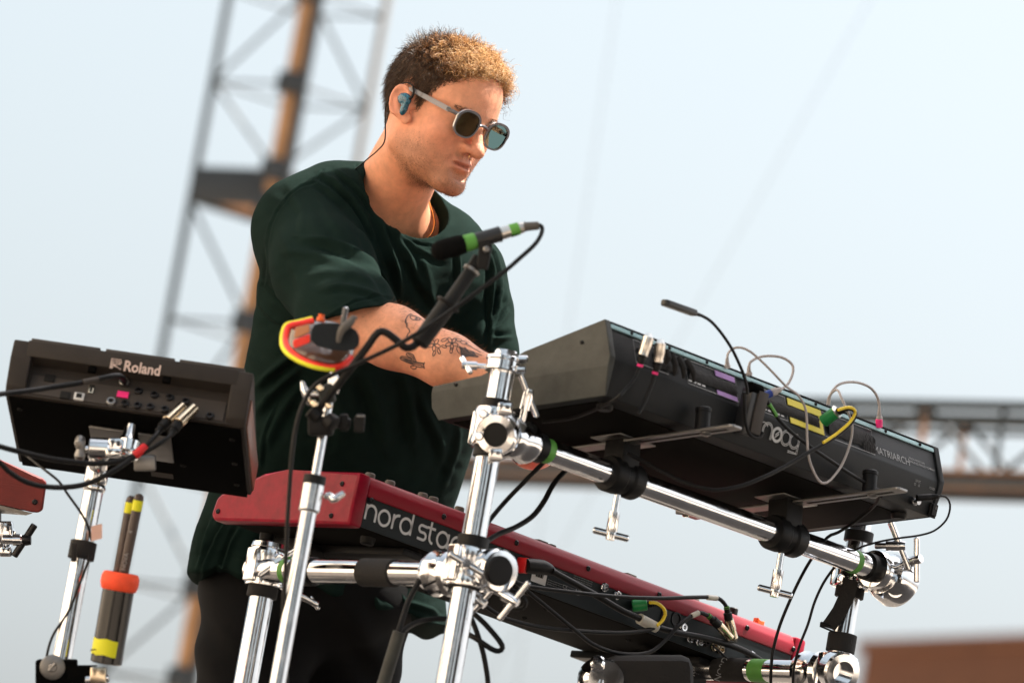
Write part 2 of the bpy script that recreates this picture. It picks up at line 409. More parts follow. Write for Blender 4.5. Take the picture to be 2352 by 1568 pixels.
# ================================================================== PERSON
mat('skin', rough=.46, attr='Col', sss=.09, var=(70, .14), bump=[(1100, .45), (160, .2)])
mat('shirt', (.0085, .0190, .0160), .97, spec=.05, bump=[(1600, .7), (70, .35), (300, .25)], var=(9, .18))
mat('jeans', (.0035, .0036, .0042), .9, spec=.2, bump=(900, .3), var=(12, .25))
mat('hair', rough=.42, attr='Col', spec=.4)
mat('ink', (.085, .060, .055), .6)
HF = np.array([.695, -.33, -.64]); HF /= np.linalg.norm(HF)
HL = np.array([.63, -.25, .735]); HL -= HF * (HL @ HF); HL /= np.linalg.norm(HL)
HU = np.cross(HF, HL); HU = HU if HU[1] > 0 else -HU
HO = cpt(997, 271, 9.15)
HM = np.array([HF, HL, HU])
def hloc(p): return (p - HO) @ HM.T
def hcw(x, y, z): return c2w(HO + np.array([x, y, z]) @ HM)        # head-local to world
def hc(x, y, z): return HO + np.array([x, y, z]) @ HM
def head_sdf(p):
    q = hloc(p); y = q[..., 1]; ay = np.abs(y); s = np.stack([q[..., 0], ay, q[..., 2]], -1)
    A = np.array
    d = ell(s, A([-.004, 0, .045]), (.099, .077, .084))                       # cranium
    d = smin(d, ell(s, A([.045, 0, .052]), (.049, .062, .058)), .02)          # forehead
    d = smin(d, ell(s, A([.030, 0, -.030]), (.060, .0555, .072)), .03)         # face mass
    d = smin(d, rcone(s, (.000, .0535, -.056), (.080, .017, -.085), .019, .017), .025)   # jaw
    d = smin(d, ell(s, A([.085, 0, -.0845]), (.019, .025, .018)), .016)        # chin
    d = smin(d, rcone(s, (.082, .0, .030), (.074, .036, .031), .013, .012), .015)       # brow
    d = smin(d, ell(s, A([.060, .043, -.012]), (.024, .022, .020)), .025)     # cheekbone
    d = smin(d, ell(s, A([.045, .038, -.045]), (.030, .020, .030)), .03)      # cheek
    d = smax(d, -ell(s, A([.098, .031, .014]), (.014, .017, .011)), .012)     # socket
    d = smin(d, ell(s, A([.074, .031, .013]), (.0135, .0135, .012)), .004)    # eye lid
    d = smin(d, ell(s, A([.073, 0, -.052]), (.025, .029, .026)), .02)         # muzzle
    d = smin(d, rcone(s, (.088, 0, .024), (.109, 0, -.014), .0070, .0092), .008)        # bridge
    d = smin(d, ell(s, A([.1135, 0, -.0225]), (.0128, .0118, .0108)), .008)    # tip
    d = smin(d, ell(s, A([.0975, .0135, -.0245]), (.012, .008, .0085)), .006)  # wing
    d = smax(d, -ell(s, A([.1035, .0075, -.0325]), (.0065, .0036, .005)), .002)  # nostril
    d = smax(d, -rcone(s, (.1035, 0, -.034), (.1015, 0, -.044), .003, .003), .004)      # philtrum
    d = smin(d, ell(s, A([.0945, 0, -.0465]), (.0078, .025, .0045)), .005)    # upper lip
    d = smin(d, ell(s, A([.0935, 0, -.0570]), (.0082, .021, .0052)), .005)   # lower lip
    d = smax(d, -ell(s, A([.1030, 0, -.0515]), (.0120, .034, .0024)), .0035)   # mouth line
    d = smax(d, -ell(s, A([.101, 0, -.068]), (.010, .018, .006)), .010)       # under lip
    d = smax(d, -rcone(s, (.1, .020, -.030), (.092, .031, -.052), .0035, .003), .008)   # smile fold
    # ear
    e = s - A([.003, .0735, .002]); ang = R_(20)
    ex = (e[..., 0] * math.cos(ang) + e[..., 2] * math.sin(ang)) * 1.24; ez = (e[..., 2] * math.cos(ang) - e[..., 0] * math.sin(ang)) * 1.24
    ey = (e[..., 1] + ex * .30) * 1.24                                          # flares outwards to the back
    E2 = np.stack([ex, ey, ez], -1)
    body = ell(E2, A([-.010, .004, .004]), (.021, .0075, .034))
    body = smin(body, ell(E2, A([.000, .001, -.027]), (.0105, .006, .012)), .006)
    rim_r = np.sqrt(((ex + .010) / .020) ** 2 + ((ez - .005) / .0325) ** 2); rim = np.sqrt(((rim_r - .93) * .022) ** 2 + (ey - .0085) ** 2) - .0042
    rim = np.maximum(rim, -(ez + .022))
    body = smin(body, rim, .003)
    body = smax(body, -ell(E2, A([-.003, .0145, .000]), (.0105, .011, .015)), .003)     # concha
    body = smax(body, -ell(E2, A([-.012, .0135, .020]), (.009, .007, .009)), .004)
    body = smin(body, ell(E2, A([.0105, .002, .000]), (.005, .005, .008)), .004)        # tragus
    d = smin(d, body / 1.24, .004)
    return d
NECK0, NECK1 = hc(-.012, 0, -.035), cpt(886, 470, 9.27)
# right arm (near), left arm (far)
RS, RE, RW = cpt(700, 520, 9.19), cpt(806, 742, 8.90), cpt(1150, 876, 8.80)
LS, LE = cpt(1068, 618, 9.36), cpt(1226, 1013, 9.16)
LW = np.array(w2c(mo(.30, .30, .125)))
def hand(p, w, d, up, side):
    """five-fingered hand in c-space: wrist w, direction d, back-of-hand normal up"""
    d = d / np.linalg.norm(d); up = up - d * (up @ d); up /= np.linalg.norm(up); s = np.cross(d, up) * side
    P = lambda x, y, z: w + d * x + s * y + up * z
    r = chain(p, [P(0, 0, 0), P(.045, 0, .004), P(.085, 0, .002)], [.027, .033, .030], .01)
    r = smin(r, rcone(p, P(.03, -.02, 0), P(.085, -.028, 0), .018, .014), .012)
    r = smin(r, rcone(p, P(.03, .02, 0), P(.08, .026, 0), .018, .013), .012)
    for y, L, sp in ((-.030, .92, -.012), (-.010, 1.05, -.003), (.010, 1.0, .004), (.029, .80, .013)):
        r = smin(r, chain(p, [P(.085, y, .002), P(.085 + .042 * L, y + sp * .4, .004), P(.085 + .064 * L, y + sp * .8, -.014), P(.085 + .074 * L, y + sp, -.034)], [.0105, .0095, .0085, .0075], .004), .005)
    r = smin(r, chain(p, [P(.02, -.022, -.008), P(.05, -.050, -.016), P(.082, -.058, -.024), P(.105, -.056, -.034)], [.017, .013, .011, .008], .006), .01)
    return r
def near(fn, p, c, r, m=.05):
    """evaluate fn only close to the ball (c, r); elsewhere the distance to the ball is enough"""
    e = p - c; d = np.sqrt((e * e).sum(-1)) - r; k = d < m; d = d + .02
    if k.any(): d[k] = fn(p[k])
    return d
def skin_sdf(p):
    p = np.asarray(p); d = near(head_sdf, p, HO, .175)
    d = smin(d, rcone(p, NECK0, NECK1, .055, .064), .03)
    d = smin(d, ell(p, cpt(890, 545, 9.33), (.10, .07, .075)), .04)
    d = smin(d, ell(p, cpt(880, 640, 9.36), (.13, .12, .085)), .05)
    d = smin(d, chain(p, [cpt(880, 520, 9.29), RS], [.05, .05], .01), .04)
    d = smin(d, chain(p, [RS, RE], [.056, .047], .01), .03)
    fm = RE * .72 + RW * .28 + np.array([0, .004, 0])
    d = smin(d, chain(p, [RE, fm, RE * .35 + RW * .65, RW], [.045, .0468, .0405, .030], .02), .03)
    d = smin(d, chain(p, [cpt(1030, 600, 9.37), LS, cpt(1110, 790, 9.29), LE], [.045, .040, .036, .040], .01), .03)
    d = smin(d, chain(p, [LE, LE * .7 + LW * .3, LW], [.043, .045, .029], .02), .02)
    d = smin(d, near(lambda q: hand(q, RW, RW - RE + np.array([0, .02, -.01]), np.array([.1, 1., -.25]), 1), p, RW, .2), .02)
    d = smin(d, near(lambda q: hand(q, LW, LW - LE + np.array([0, -.16, 0]), np.array([.1, 1., -.2]), 1), p, LW, .2), .02)
    return d
V, F = surface(skin_sdf, cpt(575, 1130, 9.62) + [0, 0, -1.02], cpt(1560, 50, 9.62), .0024)
keep_c = V; skinF = F
q = hloc(V); X, Y, Z = q[:, 0], np.abs(q[:, 1]), q[:, 2]
Nn = vnormals(V, F)
def gs(x, y, z, r): return np.exp(-(((X - x) ** 2 + (Y - y) ** 2 + (Z - z) ** 2) / r ** 2))
base = np.array([.78, .345, .20]); C = np.tile(base, (len(V), 1))
def blend(C, w, col): return C * (1 - w[:, None]) + np.array(col) * w[:, None]
inhead = (Z > -.16) & (np.abs(X) < .16) & (Y < .12)
C = blend(C, .55 * np.clip(gs(.06, .045, -.02, .03) + gs(.11, 0, -.02, .02), 0, 1) * inhead, (.64, .20, .12))
C = blend(C, .5 * np.clip((Y - .070) / .008, 0, 1) * np.exp(-((X + .006) / .022) ** 4) * np.exp(-((Z - .004) / .03) ** 4), (.72, .25, .16))
nz = (np.sin(V[:, 0] * 3100) * np.sin(V[:, 1] * 2700 + 1) * np.sin(V[:, 2] * 2900 + 2)) * .5 + .5
beard = np.clip((.012 - (Z + .030 + .25 * np.clip(.06 - X, 0, .1))) / .03, 0, 1) * np.clip((X + .005) / .03, 0, 1) * np.clip((Z + .125) / .02, 0, 1)
stache = np.exp(-((Z + .0385) / .006) ** 2) * (X > .085) * np.clip((Y - .003) / .006, 0, 1) * np.clip((.026 - Y) / .006, 0, 1)
beard = np.clip(np.maximum(beard * (1 - .9 * gs(.1, 0, -.052, .02)) * np.clip(1.1 - gs(.075, .035, -.035, .03), 0, 1), stache * .9), 0, 1) * inhead
lip = np.clip(np.exp(-((Z + .0507) / .0085) ** 4) * (X > .080) * np.exp(-(Y / .027) ** 4), 0, 1)
side = np.clip((Z - .02) / .03, 0, 1)
C = blend(C, beard * (.32 + .34 * nz), (.15, .07, .032))
C = blend(C, lip * .55, (.52, .17, .13))
hlx = np.array([-.2, -.10, -.08, -.055, -.035, -.022, -.012, .010, .020, .034, .050, .068, .085, .13])
hlz = np.array([-.05, -.05, -.048, -.03, .000, .030, .040, .022, .000, .030, .056, .084, .104, .108])
def scalp(X, Z): return Z - np.interp(X, hlx, hlz)
sc = np.clip(scalp(X, Z) / .012, 0, 1) * inhead * ~((Y > .078) & (Z < .03))
C = blend(C, sc * .85, (.05, .028, .015))
Wv = c2w(V)
person = np_obj('person', Wv, F, 'skin', None, {'Col': C})
tag(person, 'man with curly blond-topped hair in green t-shirt and dark sunglasses, playing the keyboards', 'person')
print('skin', len(V))
# ------------------------------------------------------------------ T-shirt
rows = np.array([[470, 735, 1000], [520, 672, 1052], [580, 632, 1090], [650, 606, 1118], [750, 594, 1128], [850, 574, 1116], [950, 549, 1100], [1021, 527, 1081], [1088, 506, 1058], [1161, 483, 1034], [1250, 455, 1016], [1330, 438, 1012], [1420, 428, 1024], [1480, 425, 1030]], float)
def torso(p, grow=0.):
    v = CY - p[..., 1] / p[..., 2] * FPX
    dep = np.interp(v, [400, 600, 900, 1330, 1500], [9.245, 9.265, 9.385, 9.52, 9.54])
    sm = lambda c: np.interp(v, rows[:, 0], rows[:, c])
    xl = (sm(1) - CX) / FPX * dep; xr = (sm(2) - CX) / FPX * dep
    cx_ = (xl + xr) / 2; hx = (xr - xl) / 2 + grow
    th = R_(33); a = hx / .905; b = a * np.interp(v, [450, 600, 1000, 1350], [.66, .66, .64, .62])
    dx = p[..., 0] - cx_; dz = p[..., 2] - dep
    s = dx * math.cos(th) + dz * math.sin(th); t = -dx * math.sin(th) + dz * math.cos(th)
    k = ((np.abs(s) / a) ** 2.35 + (np.abs(t) / b) ** 2.35) ** (1 / 2.35)
    d = (k - 1) * np.minimum(a, b) * .85
    top = p[..., 1] - cpt(0, 440, 9.3)[1]
    return smax(d, top, .05)
HEMZ = float(px(448, 1330, 9.5).z); upc = CM @ np.array([0, 0, 1.0])
hem_off = HEMZ - CAM.z
slv_dir = RE - RS; slv_dir /= np.linalg.norm(slv_dir)
def shirt_sdf(p):
    d = torso(p)
    d = smin(d, chain(p, [cpt(865, 462, 9.27), cpt(770, 478, 9.23), cpt(697, 522, 9.19)], [.066, .070, .077], .03), .05)
    d = smin(d, chain(p, [cpt(930, 500, 9.30), cpt(1020, 560, 9.34), cpt(1076, 622, 9.36)], [.05, .05, .054], .03), .05)
    slv = chain(p, [cpt(697, 522, 9.19), cpt(745, 622, 9.05), cpt(800, 735, 8.92), cpt(830, 800, 8.86)], [.077, .078, .075, .072], .03)
    # sleeve end: plane across the arm
    pc, pn = cpt(857, 704, 8.835), np.array([.25, -.955, -.14]); pn /= np.linalg.norm(pn)
    slv = smax(slv, (p - pc) @ pn, .004)
    inner = chain(p, [cpt(745, 622, 9.05), cpt(800, 735, 8.92), cpt(830, 800, 8.86)], [.068, .066, .064], .02)
    slv = smax(slv, -np.maximum(inner, -((p - pc) @ pn) - .06), .004)
    d = smin(d, slv, .028)
    sl2 = chain(p, [cpt(1074, 622, 9.36), cpt(1100, 715, 9.32), cpt(1117, 800, 9.285), cpt(1126, 870, 9.26)], [.055, .050, .046, .046], .03)
    pc2, pn2 = cpt(1124, 850, 9.26), LE - LS; pn2 = pn2 / np.linalg.norm(pn2)
    sl2 = smax(sl2, (p - pc2) @ pn2, .004)
    d = smin(d, sl2, .02)
    d = smax(d, -(p @ upc - hem_off), .003)                                   # hem
    ax0, ax1 = cpt(955, 395, 9.16), cpt(921, 492, 9.25)                        # neck opening
    ax2 = ax1 * 1 + (ax1 - ax0) * .3
    neck = chain(p, [ax0 + (ax0 - ax1) * .5, ax0, ax1, ax2], [.085, .0775, .0735, .066], .01)
    d = smax(d, -neck, .005)
    return d
V, F = surface(shirt_sdf, cpt(380, 1475, 9.75) + [0, 0, -.95], cpt(1260, 350, 9.75), .0028)
Nn = vnormals(V, F)
pu = np.stack([CX + FPX * V[:, 0] / V[:, 2], CY - FPX * V[:, 1] / V[:, 2]], -1)
facing = np.clip(-Nn[:, 2] + .25, 0, 1)
def z2(*zz): return [(411.6 + .3562 * x, 352.8 + .3562 * y) for x, y in zz]
def z5(*zz): return [(588 + .3 * x, 676 + .3 * y) for x, y in zz]
FOLDS = [  # (points, ridge mm, width px, shadow side valley mm: + right of travel)
    (z2((800, 545), (960, 560), (1100, 610), (1230, 690), (1320, 800), (1390, 930)), 7, 9, 6),
    (z2((640, 640), (760, 640), (900, 660), (1060, 700)), 2.5, 10, 2),
    (z2((1010, 105), (1120, 180), (1200, 270), (1255, 365)), 4.5, 5, 5),
    (z2((900, 130), (1000, 180), (1110, 280), (1200, 410), (1260, 560)), 5, 6, 6),
    (z2((860, 180), (960, 230), (1080, 330), (1170, 470), (1240, 640)), 4, 7, 4),
    (z2((1270, 300), (1310, 450), (1360, 620), (1410, 780), (1430, 940)), 6, 10, 5),
    (z2((1330, 380), (1400, 520), (1500, 700), (1570, 860), (1640, 960)), 5, 11, 5),
    (z2((1420, 500), (1520, 600), (1640, 660), (1720, 680)), 2.5, 8, 3),
    (z2((1795, 560), (1802, 700), (1806, 860), (1800, 960)), 3.5, 5, 4),
    (z2((1940, 560), (1990, 640), (2020, 760), (2016, 950), (2010, 1150), (2000, 1250)), 6, 6, 6),
    (z2((1870, 520), (1960, 560), (2040, 640), (2070, 760), (2080, 850)), 3.5, 5, 3.5),
    (z2((2070, 800), (2080, 900), (2060, 1000), (2010, 1150)), 5, 6, 6),
    (z2((2120, 1010), (2080, 1080), (2010, 1170)), 4, 6, 4), (z2((2150, 1180), (2090, 1190), (2020, 1190)), 3, 6, 4),
    (z2((2110, 850), (2105, 960), (2060, 1060)), 3, 6, 3),
    (z2((560, 600), (570, 740), (555, 850), (640, 930), (720, 1000)), 3, 4, 4),
    (z2((500, 800), (520, 960), (600, 1060), (700, 1130)), 4, 9, 4),
    (z2((900, 880), (1040, 850), (1200, 880), (1330, 930)), 2.5, 8, 2),
    (z2((800, 800), (960, 760), (1130, 770), (1280, 830)), 2, 9, 2),
    (z5((0, 720), (120, 600), (260, 480), (420, 380)), 6, 11, 6), (z5((0, 920), (100, 780), (220, 660), (330, 560)), 5, 12, 5),
    (z5((60, 1200), (140, 1000), (240, 840), (330, 700)), 4, 13, 4), (z5((30, 1330), (60, 1080), (150, 800)), 2, 5, 3),
    (z5((820, 600), (900, 760), (960, 950), (980, 1150)), 5, 16, 5), (z5((1120, 600), (1180, 780), (1200, 960), (1210, 1150)), 6, 14, 5),
    (z5((1240, 700), (1300, 900), (1400, 1100), (1440, 1300)), 4, 12, 4), (z5((600, 650), (640, 900), (620, 1200)), 4, 16, 4),
    (z5((1560, 1020), (1540, 1180), (1480, 1350), (1420, 1500)), 3, 9, 3),
    ([(520, 1190), (500, 1230), (478, 1280), (462, 1335)], 5, 6, 5), ([(560, 1200), (535, 1240), (515, 1290), (500, 1330)], 5, 7, 5),
    ([(610, 1230), (590, 1270), (575, 1330)], 3, 7, 3), ([(486, 1190), (470, 1250), (455, 1310)], 3, 5, 3),
    ([(900, 1330), (930, 1380), (990, 1400), (1020, 1420)], 4, 8, 3), ([(840, 1340), (870, 1400), (940, 1440)], 4, 9, 3),
    (z2((720, 260), (800, 380), (780, 520)), 2, 12, 2), (z2((640, 480), (700, 620), (760, 800), (800, 950)), 2, 14, 2),
    (z2((900, 300), (980, 420), (1060, 520)), 2.2, 12, 2), (z2((1560, 620), (1600, 800), (1640, 1000)), 3, 12, 3),
]
disp = np.zeros(len(V))
for pts, amp, w, val in FOLDS:
    w = w * .82
    P = np.array(pts); best = np.full(len(V), 1e9); sd = np.zeros(len(V)); par = np.zeros(len(V)); L = 0
    seg = np.linalg.norm(np.diff(P, axis=0), axis=1); tot = seg.sum()
    for i in range(len(P) - 1):
        ab = P[i + 1] - P[i]; t = np.clip(((pu - P[i]) @ ab) / (ab @ ab), 0, 1); e = pu - P[i] - t[:, None] * ab
        dd = np.sqrt((e * e).sum(1)); m = dd < best
        cr = ab[0] * e[:, 1] - ab[1] * e[:, 0]
        best[m] = dd[m]; sd[m] = np.sign(cr[m]) * dd[m]; par[m] = (L + t[m] * seg[i]) / tot; L += seg[i]
    tap = np.clip(np.minimum(par, 1 - par) * 4, 0, 1) ** .7 * .85 + .15
    tap = tap * np.clip(1.0 - 0 * par, 0, 1)
    disp += tap * (amp * np.exp(-(sd / w) ** 2) - val * np.exp(-((sd - 1.7 * w) / (1.3 * w)) ** 2)) * .0016
# seams and hems: fine grooves
def pl(pts, pu):
    P = np.array(pts); best = np.full(len(pu), 1e9)
    for i in range(len(P) - 1):
        ab = P[i + 1] - P[i]; t = np.clip(((pu - P[i]) @ ab) / (ab @ ab), 0, 1); e = pu - P[i] - t[:, None] * ab
        best = np.minimum(best, np.sqrt((e * e).sum(1)))
    return best
SEAMS = [z2((905, 130), (880, 190), (790, 215), (700, 280), (630, 370), (585, 480), (565, 600), (575, 740), (553, 840)),
         z2((1140, 70), (1180, 150), (1260, 300), (1350, 440), (1460, 540), (1560, 585), (1640, 595)), z2((870, 170), (930, 110)),
         z2((880, 1110), (1000, 1040), (1130, 960), (1250, 920), (1340, 920), (1420, 960))]
for S in SEAMS:
    dd = pl(S, pu); disp -= .0024 * np.exp(-(dd / 2.6) ** 2); disp += .0014 * np.exp(-((dd - 5) / 3) ** 2)
hh = (V @ upc - hem_off)
disp -= .0014 * np.exp(-((hh - .024) / .0022) ** 2)
# broad slow waviness
disp += .0022 * np.sin(pu[:, 0] * .031 + 1.7 * np.sin(pu[:, 1] * .017)) * np.sin(pu[:, 1] * .023 + .8)
disp += .0009 * np.sin(pu[:, 0] * .09 + 2.1 * np.sin(pu[:, 1] * .05)) * np.sin(pu[:, 1] * .08 + 1.3 * np.sin(pu[:, 0] * .04))
wave = np.sin((pu[:, 0] - 430) * .06) * .006 * np.clip((.12 - hh) / .12, 0, 1)
nw = Nn.copy()
nd = np.clip(np.abs(disp), 0, .02) * np.sign(disp)
V2 = V + Nn * (nd * facing + wave)[:, None]
shirt = np_obj('t_shirt', c2w(V2), F, 'shirt', person); shirt['label'] = 'dark green crew-neck cotton t-shirt'
print('shirt', len(V))
# ------------------------------------------------------------------ trousers, shoes
HIP = w2c(px(700, 1330, 9.54)); down = -upc
fwd = w2c(CAM + (-NB)); fwd = np.array(CM @ np.array(-NB)); lft = np.array(CM @ np.array(NA))
hipw = np.array(px(715, 1330, 9.54)); 
def leg_pts(s):
    h = w2c(hipw) + lft * .095 * s + upc * -.06
    k = h + down * .40 + fwd * .02; a = h + down * .80 - fwd * .015
    return h, k, a
FLOORC = (0 - CAM.z)
def trou(p):
    d = ell(p, w2c(hipw) - upc * .005, (.185, .14, .165))
    for s in (-1, 1):
        h, k, a = leg_pts(s)
        d = smin(d, chain(p, [h, k, a], [.107, .074, .060], .03), .03)
    d = smax(d, (p @ upc - hem_off) - .06, .01)
    return smax(d, -(p @ upc - FLOORC - .05), .004)
V, F = surface(trou, cpt(380, 2300, 9.8) + [0, -.1, -.75], cpt(1100, 1240, 9.9), .006)
hh = V @ upc
Nn = vnormals(V, F)
V = V + Nn * (.004 * np.sin(hh * 60 + 3 * np.sin(V[:, 0] * 25)) * np.clip(np.sin(hh * 7) + .3, 0, 1))[:, None]
np_obj('trousers', c2w(V), F, 'jeans', person)
for s in (-1, 1):
    h, k, a = leg_pts(s); g = a + upc * (FLOORC - a @ upc)
    def shoe(p):
        d = chain(p, [g + upc * .05 - fwd * .04, g + upc * .045 + fwd * .06, g + upc * .03 + fwd * .17], [.045, .046, .034], .03)
        d = smin(d, rcone(p, g + upc * .05, g + upc * .12, .05, .05), .02)
        return smax(d, -(p @ upc - FLOORC), .004)
    V, F = surface(shoe, g - .3, g + .3, .008); np_obj('shoe', c2w(V), F, 'jeans', person)
# ------------------------------------------------------------------ hair: strands grown from the scalp
hv = np.array(person.data.vertices[0].co) if False else None
pv = keep_c; q = hloc(pv); X, Yv, Z = q[:, 0], q[:, 1], q[:, 2]; Y = np.abs(Yv)
m = (scalp(X, Z) > -.002) & (np.abs(X) < .13) & (Z < .15) & (Y < .09) & ~((Y > .0785) & (Z < .035) & (X < .02) & (X > -.04))
roots = q[m]; cen = np.array([-.004, 0, .045]); nr = (roots - cen) / np.array([.099, .077, .084]) ** 2
nr /= np.linalg.norm(nr, axis=1, keepdims=True)
ss = lambda a, b, x: (lambda t: t * t * (3 - 2 * t))(np.clip((x - a) / (b - a), 0, 1))
def strands(n, npt, sel_w, kind):
    w = sel_w / sel_w.sum(); i = rng.choice(len(roots), n, p=w); P0 = roots[i] + rng.normal(0, .0012, (n, 3)); N = nr[i]
    edge = np.clip(scalp(P0[:, 0], P0[:, 2]) / .02, 0.15, 1)
    top = ss(.060, .100, P0[:, 2] + .10 * np.clip(P0[:, 0], 0, .1) - .15 * np.clip(-P0[:, 0] - .03, 0, .1))
    fr = ss(.02, .09, P0[:, 0])
    u = rng.random(n)
    if kind == 'curl':
        L = (.014 + .018 * rng.random(n)); curl = .004 + .005 * rng.random(n)
        D = N * .5 + np.array([.5, 0, .25]) + rng.normal(0, .45, (n, 3)); grav = np.tile([.1, 0, -.2], (n, 1))
    elif kind == 'top':
        L = (.019 + .020 * rng.random(n)) * (.36 + .72 * top) * (.8 + .3 * fr); curl = (.003 + .0055 * rng.random(n)) * (.35 + 1.0 * fr)
        swirl = np.stack([.75 + .1 * fr, .35 * np.sin(P0[:, 0] * 60 + P0[:, 1] * 35), .05 + 0 * fr], -1)
        kc = np.floor(P0 * 105 + rng.normal(0, .12, (n, 3))); ck = kc @ np.array([12.9898, 78.233, 37.719]); cc_ = (kc + .5) / 105
        cd = np.stack([np.sin(ck * 1.3), np.sin(ck * 2.1 + 1), np.sin(ck * 1.7 + 2)], -1)
        L = L * (.45 + .55 * np.clip(scalp(P0[:, 0], P0[:, 2]) / .03, 0, 1))
        D = N * ((.22 + .18 * rng.random(n)) * (.55 + .6 * fr))[:, None] + swirl * (.70 - .25 * fr)[:, None] + cd * .48 + rng.normal(0, .06, (n, 3)); D[:, 2] += .22 * fr
        L = L * (.85 + .25 * np.sin(ck * 3.3))
        grav = np.stack([.05 * fr, 0 * fr, -.05 * fr - .12], -1)
    else:
        L = (.006 + .011 * rng.random(n)) * (.35 + .65 * edge) * (1 + .7 * top); curl = .0008 + .001 * rng.random(n)
        flow = np.stack([-.15 + .0 * fr, 0 * fr, -.85 + 1.0 * top], -1)
        D = N * .24 + flow * .85 + rng.normal(0, .18, (n, 3)); grav = np.tile([0., 0, -.1], (n, 1))
    D /= np.linalg.norm(D, axis=1, keepdims=True)
    t = np.linspace(0, 1, npt)[None, :, None]; ph = rng.random(n) * 6.28; turns = rng.uniform(.9, 2.0, n)
    e1 = np.cross(D, rng.normal(0, 1, (n, 3))); e1 /= np.linalg.norm(e1, axis=1, keepdims=True); e2 = np.cross(D, e1)
    ang = (ph[:, None] + turns[:, None] * 6.28 * t[..., 0])
    # clump phase so neighbouring strands curl together
    cl = np.floor(P0[:, 0] * 75) * 1.7 + np.floor(P0[:, 1] * 75) * 2.3
    if kind == 'top': cl = ck * 2.7
    ang = ang * .0 + (cl[:, None] + .10 * ph[:, None] + turns.mean() * 6.28 * t[..., 0])
    c = (curl[:, None] * np.sqrt(t[..., 0]))
    P = P0[:, None] + D[:, None] * (L[:, None, None] * t) + grav[:, None] * (L[:, None, None] * t * t) + e1[:, None] * (c * np.cos(ang))[..., None] + e2[:, None] * (c * np.sin(ang))[..., None]
    if kind == 'top': P = P + (cc_ - P0)[:, None] * (t * .55)
    # keep outside the skull
    k = (P - cen) / np.array([.101, .079, .086]); kn = np.linalg.norm(k, axis=2, keepdims=True)
    P = np.where((kn < 1) & (P[..., 2:3] > .02), cen + (P - cen) / kn, P)
    # colour: brown roots and sides, blond top and fringe
    bl = np.clip(ss(.070, .112, P0[:, 2] + .22 * np.clip(P0[:, 0], 0, .1)) * (.25 + .75 * ss(-.06, .02, P0[:, 0])) + rng.normal(0, .17, n), 0, 1) if kind != 'side' else np.clip(rng.normal(.03, .05, n), 0, .3)
    dk = np.array([.042, .023, .012]); lt = np.array([.84, .54, .25]); md = np.array([.33, .145, .05])
    sh = rng.uniform(.7, 1.25, n)[:, None]
    tip = bl[:, None] * (.35 + .65 * t[..., 0])
    colr = np.where(tip[..., None] < .5, dk + (md - dk) * (tip[..., None] * 2), md + (lt - md) * (tip[..., None] * 2 - 1)) * sh[:, None]
    rad = (.00042 if kind == 'top' else .00034) * (1 - .75 * t[..., 0] ** 2) * np.ones((n, 1))
    T = np.gradient(P, axis=1); T /= np.linalg.norm(T, axis=2, keepdims=True) + 1e-9
    a1 = np.cross(T, e1[:, None] + .01); a1 /= np.linalg.norm(a1, axis=2, keepdims=True) + 1e-9; a2 = np.cross(T, a1)
    ring = np.stack([P + (a1 * math.cos(an) + a2 * math.sin(an)) * rad[..., None] for an in (0, 2.094, 4.189)], 2)   # n,npt,3,3
    VV = ring.reshape(-1, 3); CC = np.repeat(colr, 3, axis=1).reshape(-1, 3)
    b = (np.arange(n) * npt * 3)[:, None, None] + (np.arange(npt - 1) * 3)[None, :, None] + np.arange(3)[None, None]
    b2 = (np.arange(n) * npt * 3)[:, None, None] + (np.arange(npt - 1) * 3)[None, :, None] + ((np.arange(3) + 1) % 3)[None, None]
    FF = np.stack([b, b2, b2 + 3, b + 3], -1).reshape(-1, 4)
    return VV, FF, CC
tw = ss(.050, .085, roots[:, 2] + .1 * np.clip(roots[:, 0], 0, .1)) * (.4 + ss(-.09, -.03, roots[:, 0])) + 1e-4
V1, F1, C1 = strands(7500, 9, tw, 'top')
V3, F3, C3 = strands(1300, 14, tw * ss(.0, .05, roots[:, 0]) + 1e-6, 'curl')
V2_, F2_, C2 = strands(9500, 5, 1 - .75 * np.clip(tw, 0, 1), 'side')
VV = np.concatenate([V1, V2_, V3]); FF = np.concatenate([F1, F2_ + len(V1), F3 + len(V1) + len(V2_)]); CC = np.concatenate([C1, C2, C3])
hair = np_obj('hair', c2w(HO + VV @ HM), FF, 'hair', person, {'Col': CC}); hair['label'] = 'short curly hair, blond on top with dark brown sides'
# stubble: short bristles on jaw, chin, lip
bw = beard * (beard > .12); n = 6500
ib = rng.choice(len(pv), n, p=bw / bw.sum()); NNb = vnormals(keep_c, np.array([p.vertices[:] for p in person.data.polygons]) if False else skinF)
P0 = pv[ib] + rng.normal(0, .0009, (n, 3)); D = NNb[ib] * .6 + HM.T @ np.array([.15, 0, -1.]) * .6 + rng.normal(0, .3, (n, 3)); D /= np.linalg.norm(D, axis=1, keepdims=True)
Lb = rng.uniform(.0010, .0026, n)[:, None]; e = np.cross(D, rng.normal(0, 1, (n, 3))); e /= np.linalg.norm(e, axis=1, keepdims=True); e *= .00016
VV = np.stack([P0 - e, P0 + e, P0 + D * Lb + e * .3, P0 + D * Lb - e * .3], 1).reshape(-1, 3); FF = np.arange(n * 4).reshape(-1, 4)
CC = np.repeat(np.array([.055, .026, .012]) * rng.uniform(.6, 2.2, (n, 1)), 4, axis=0)
np_obj('beard_stubble', c2w(VV), FF, 'hair', person, {'Col': CC})
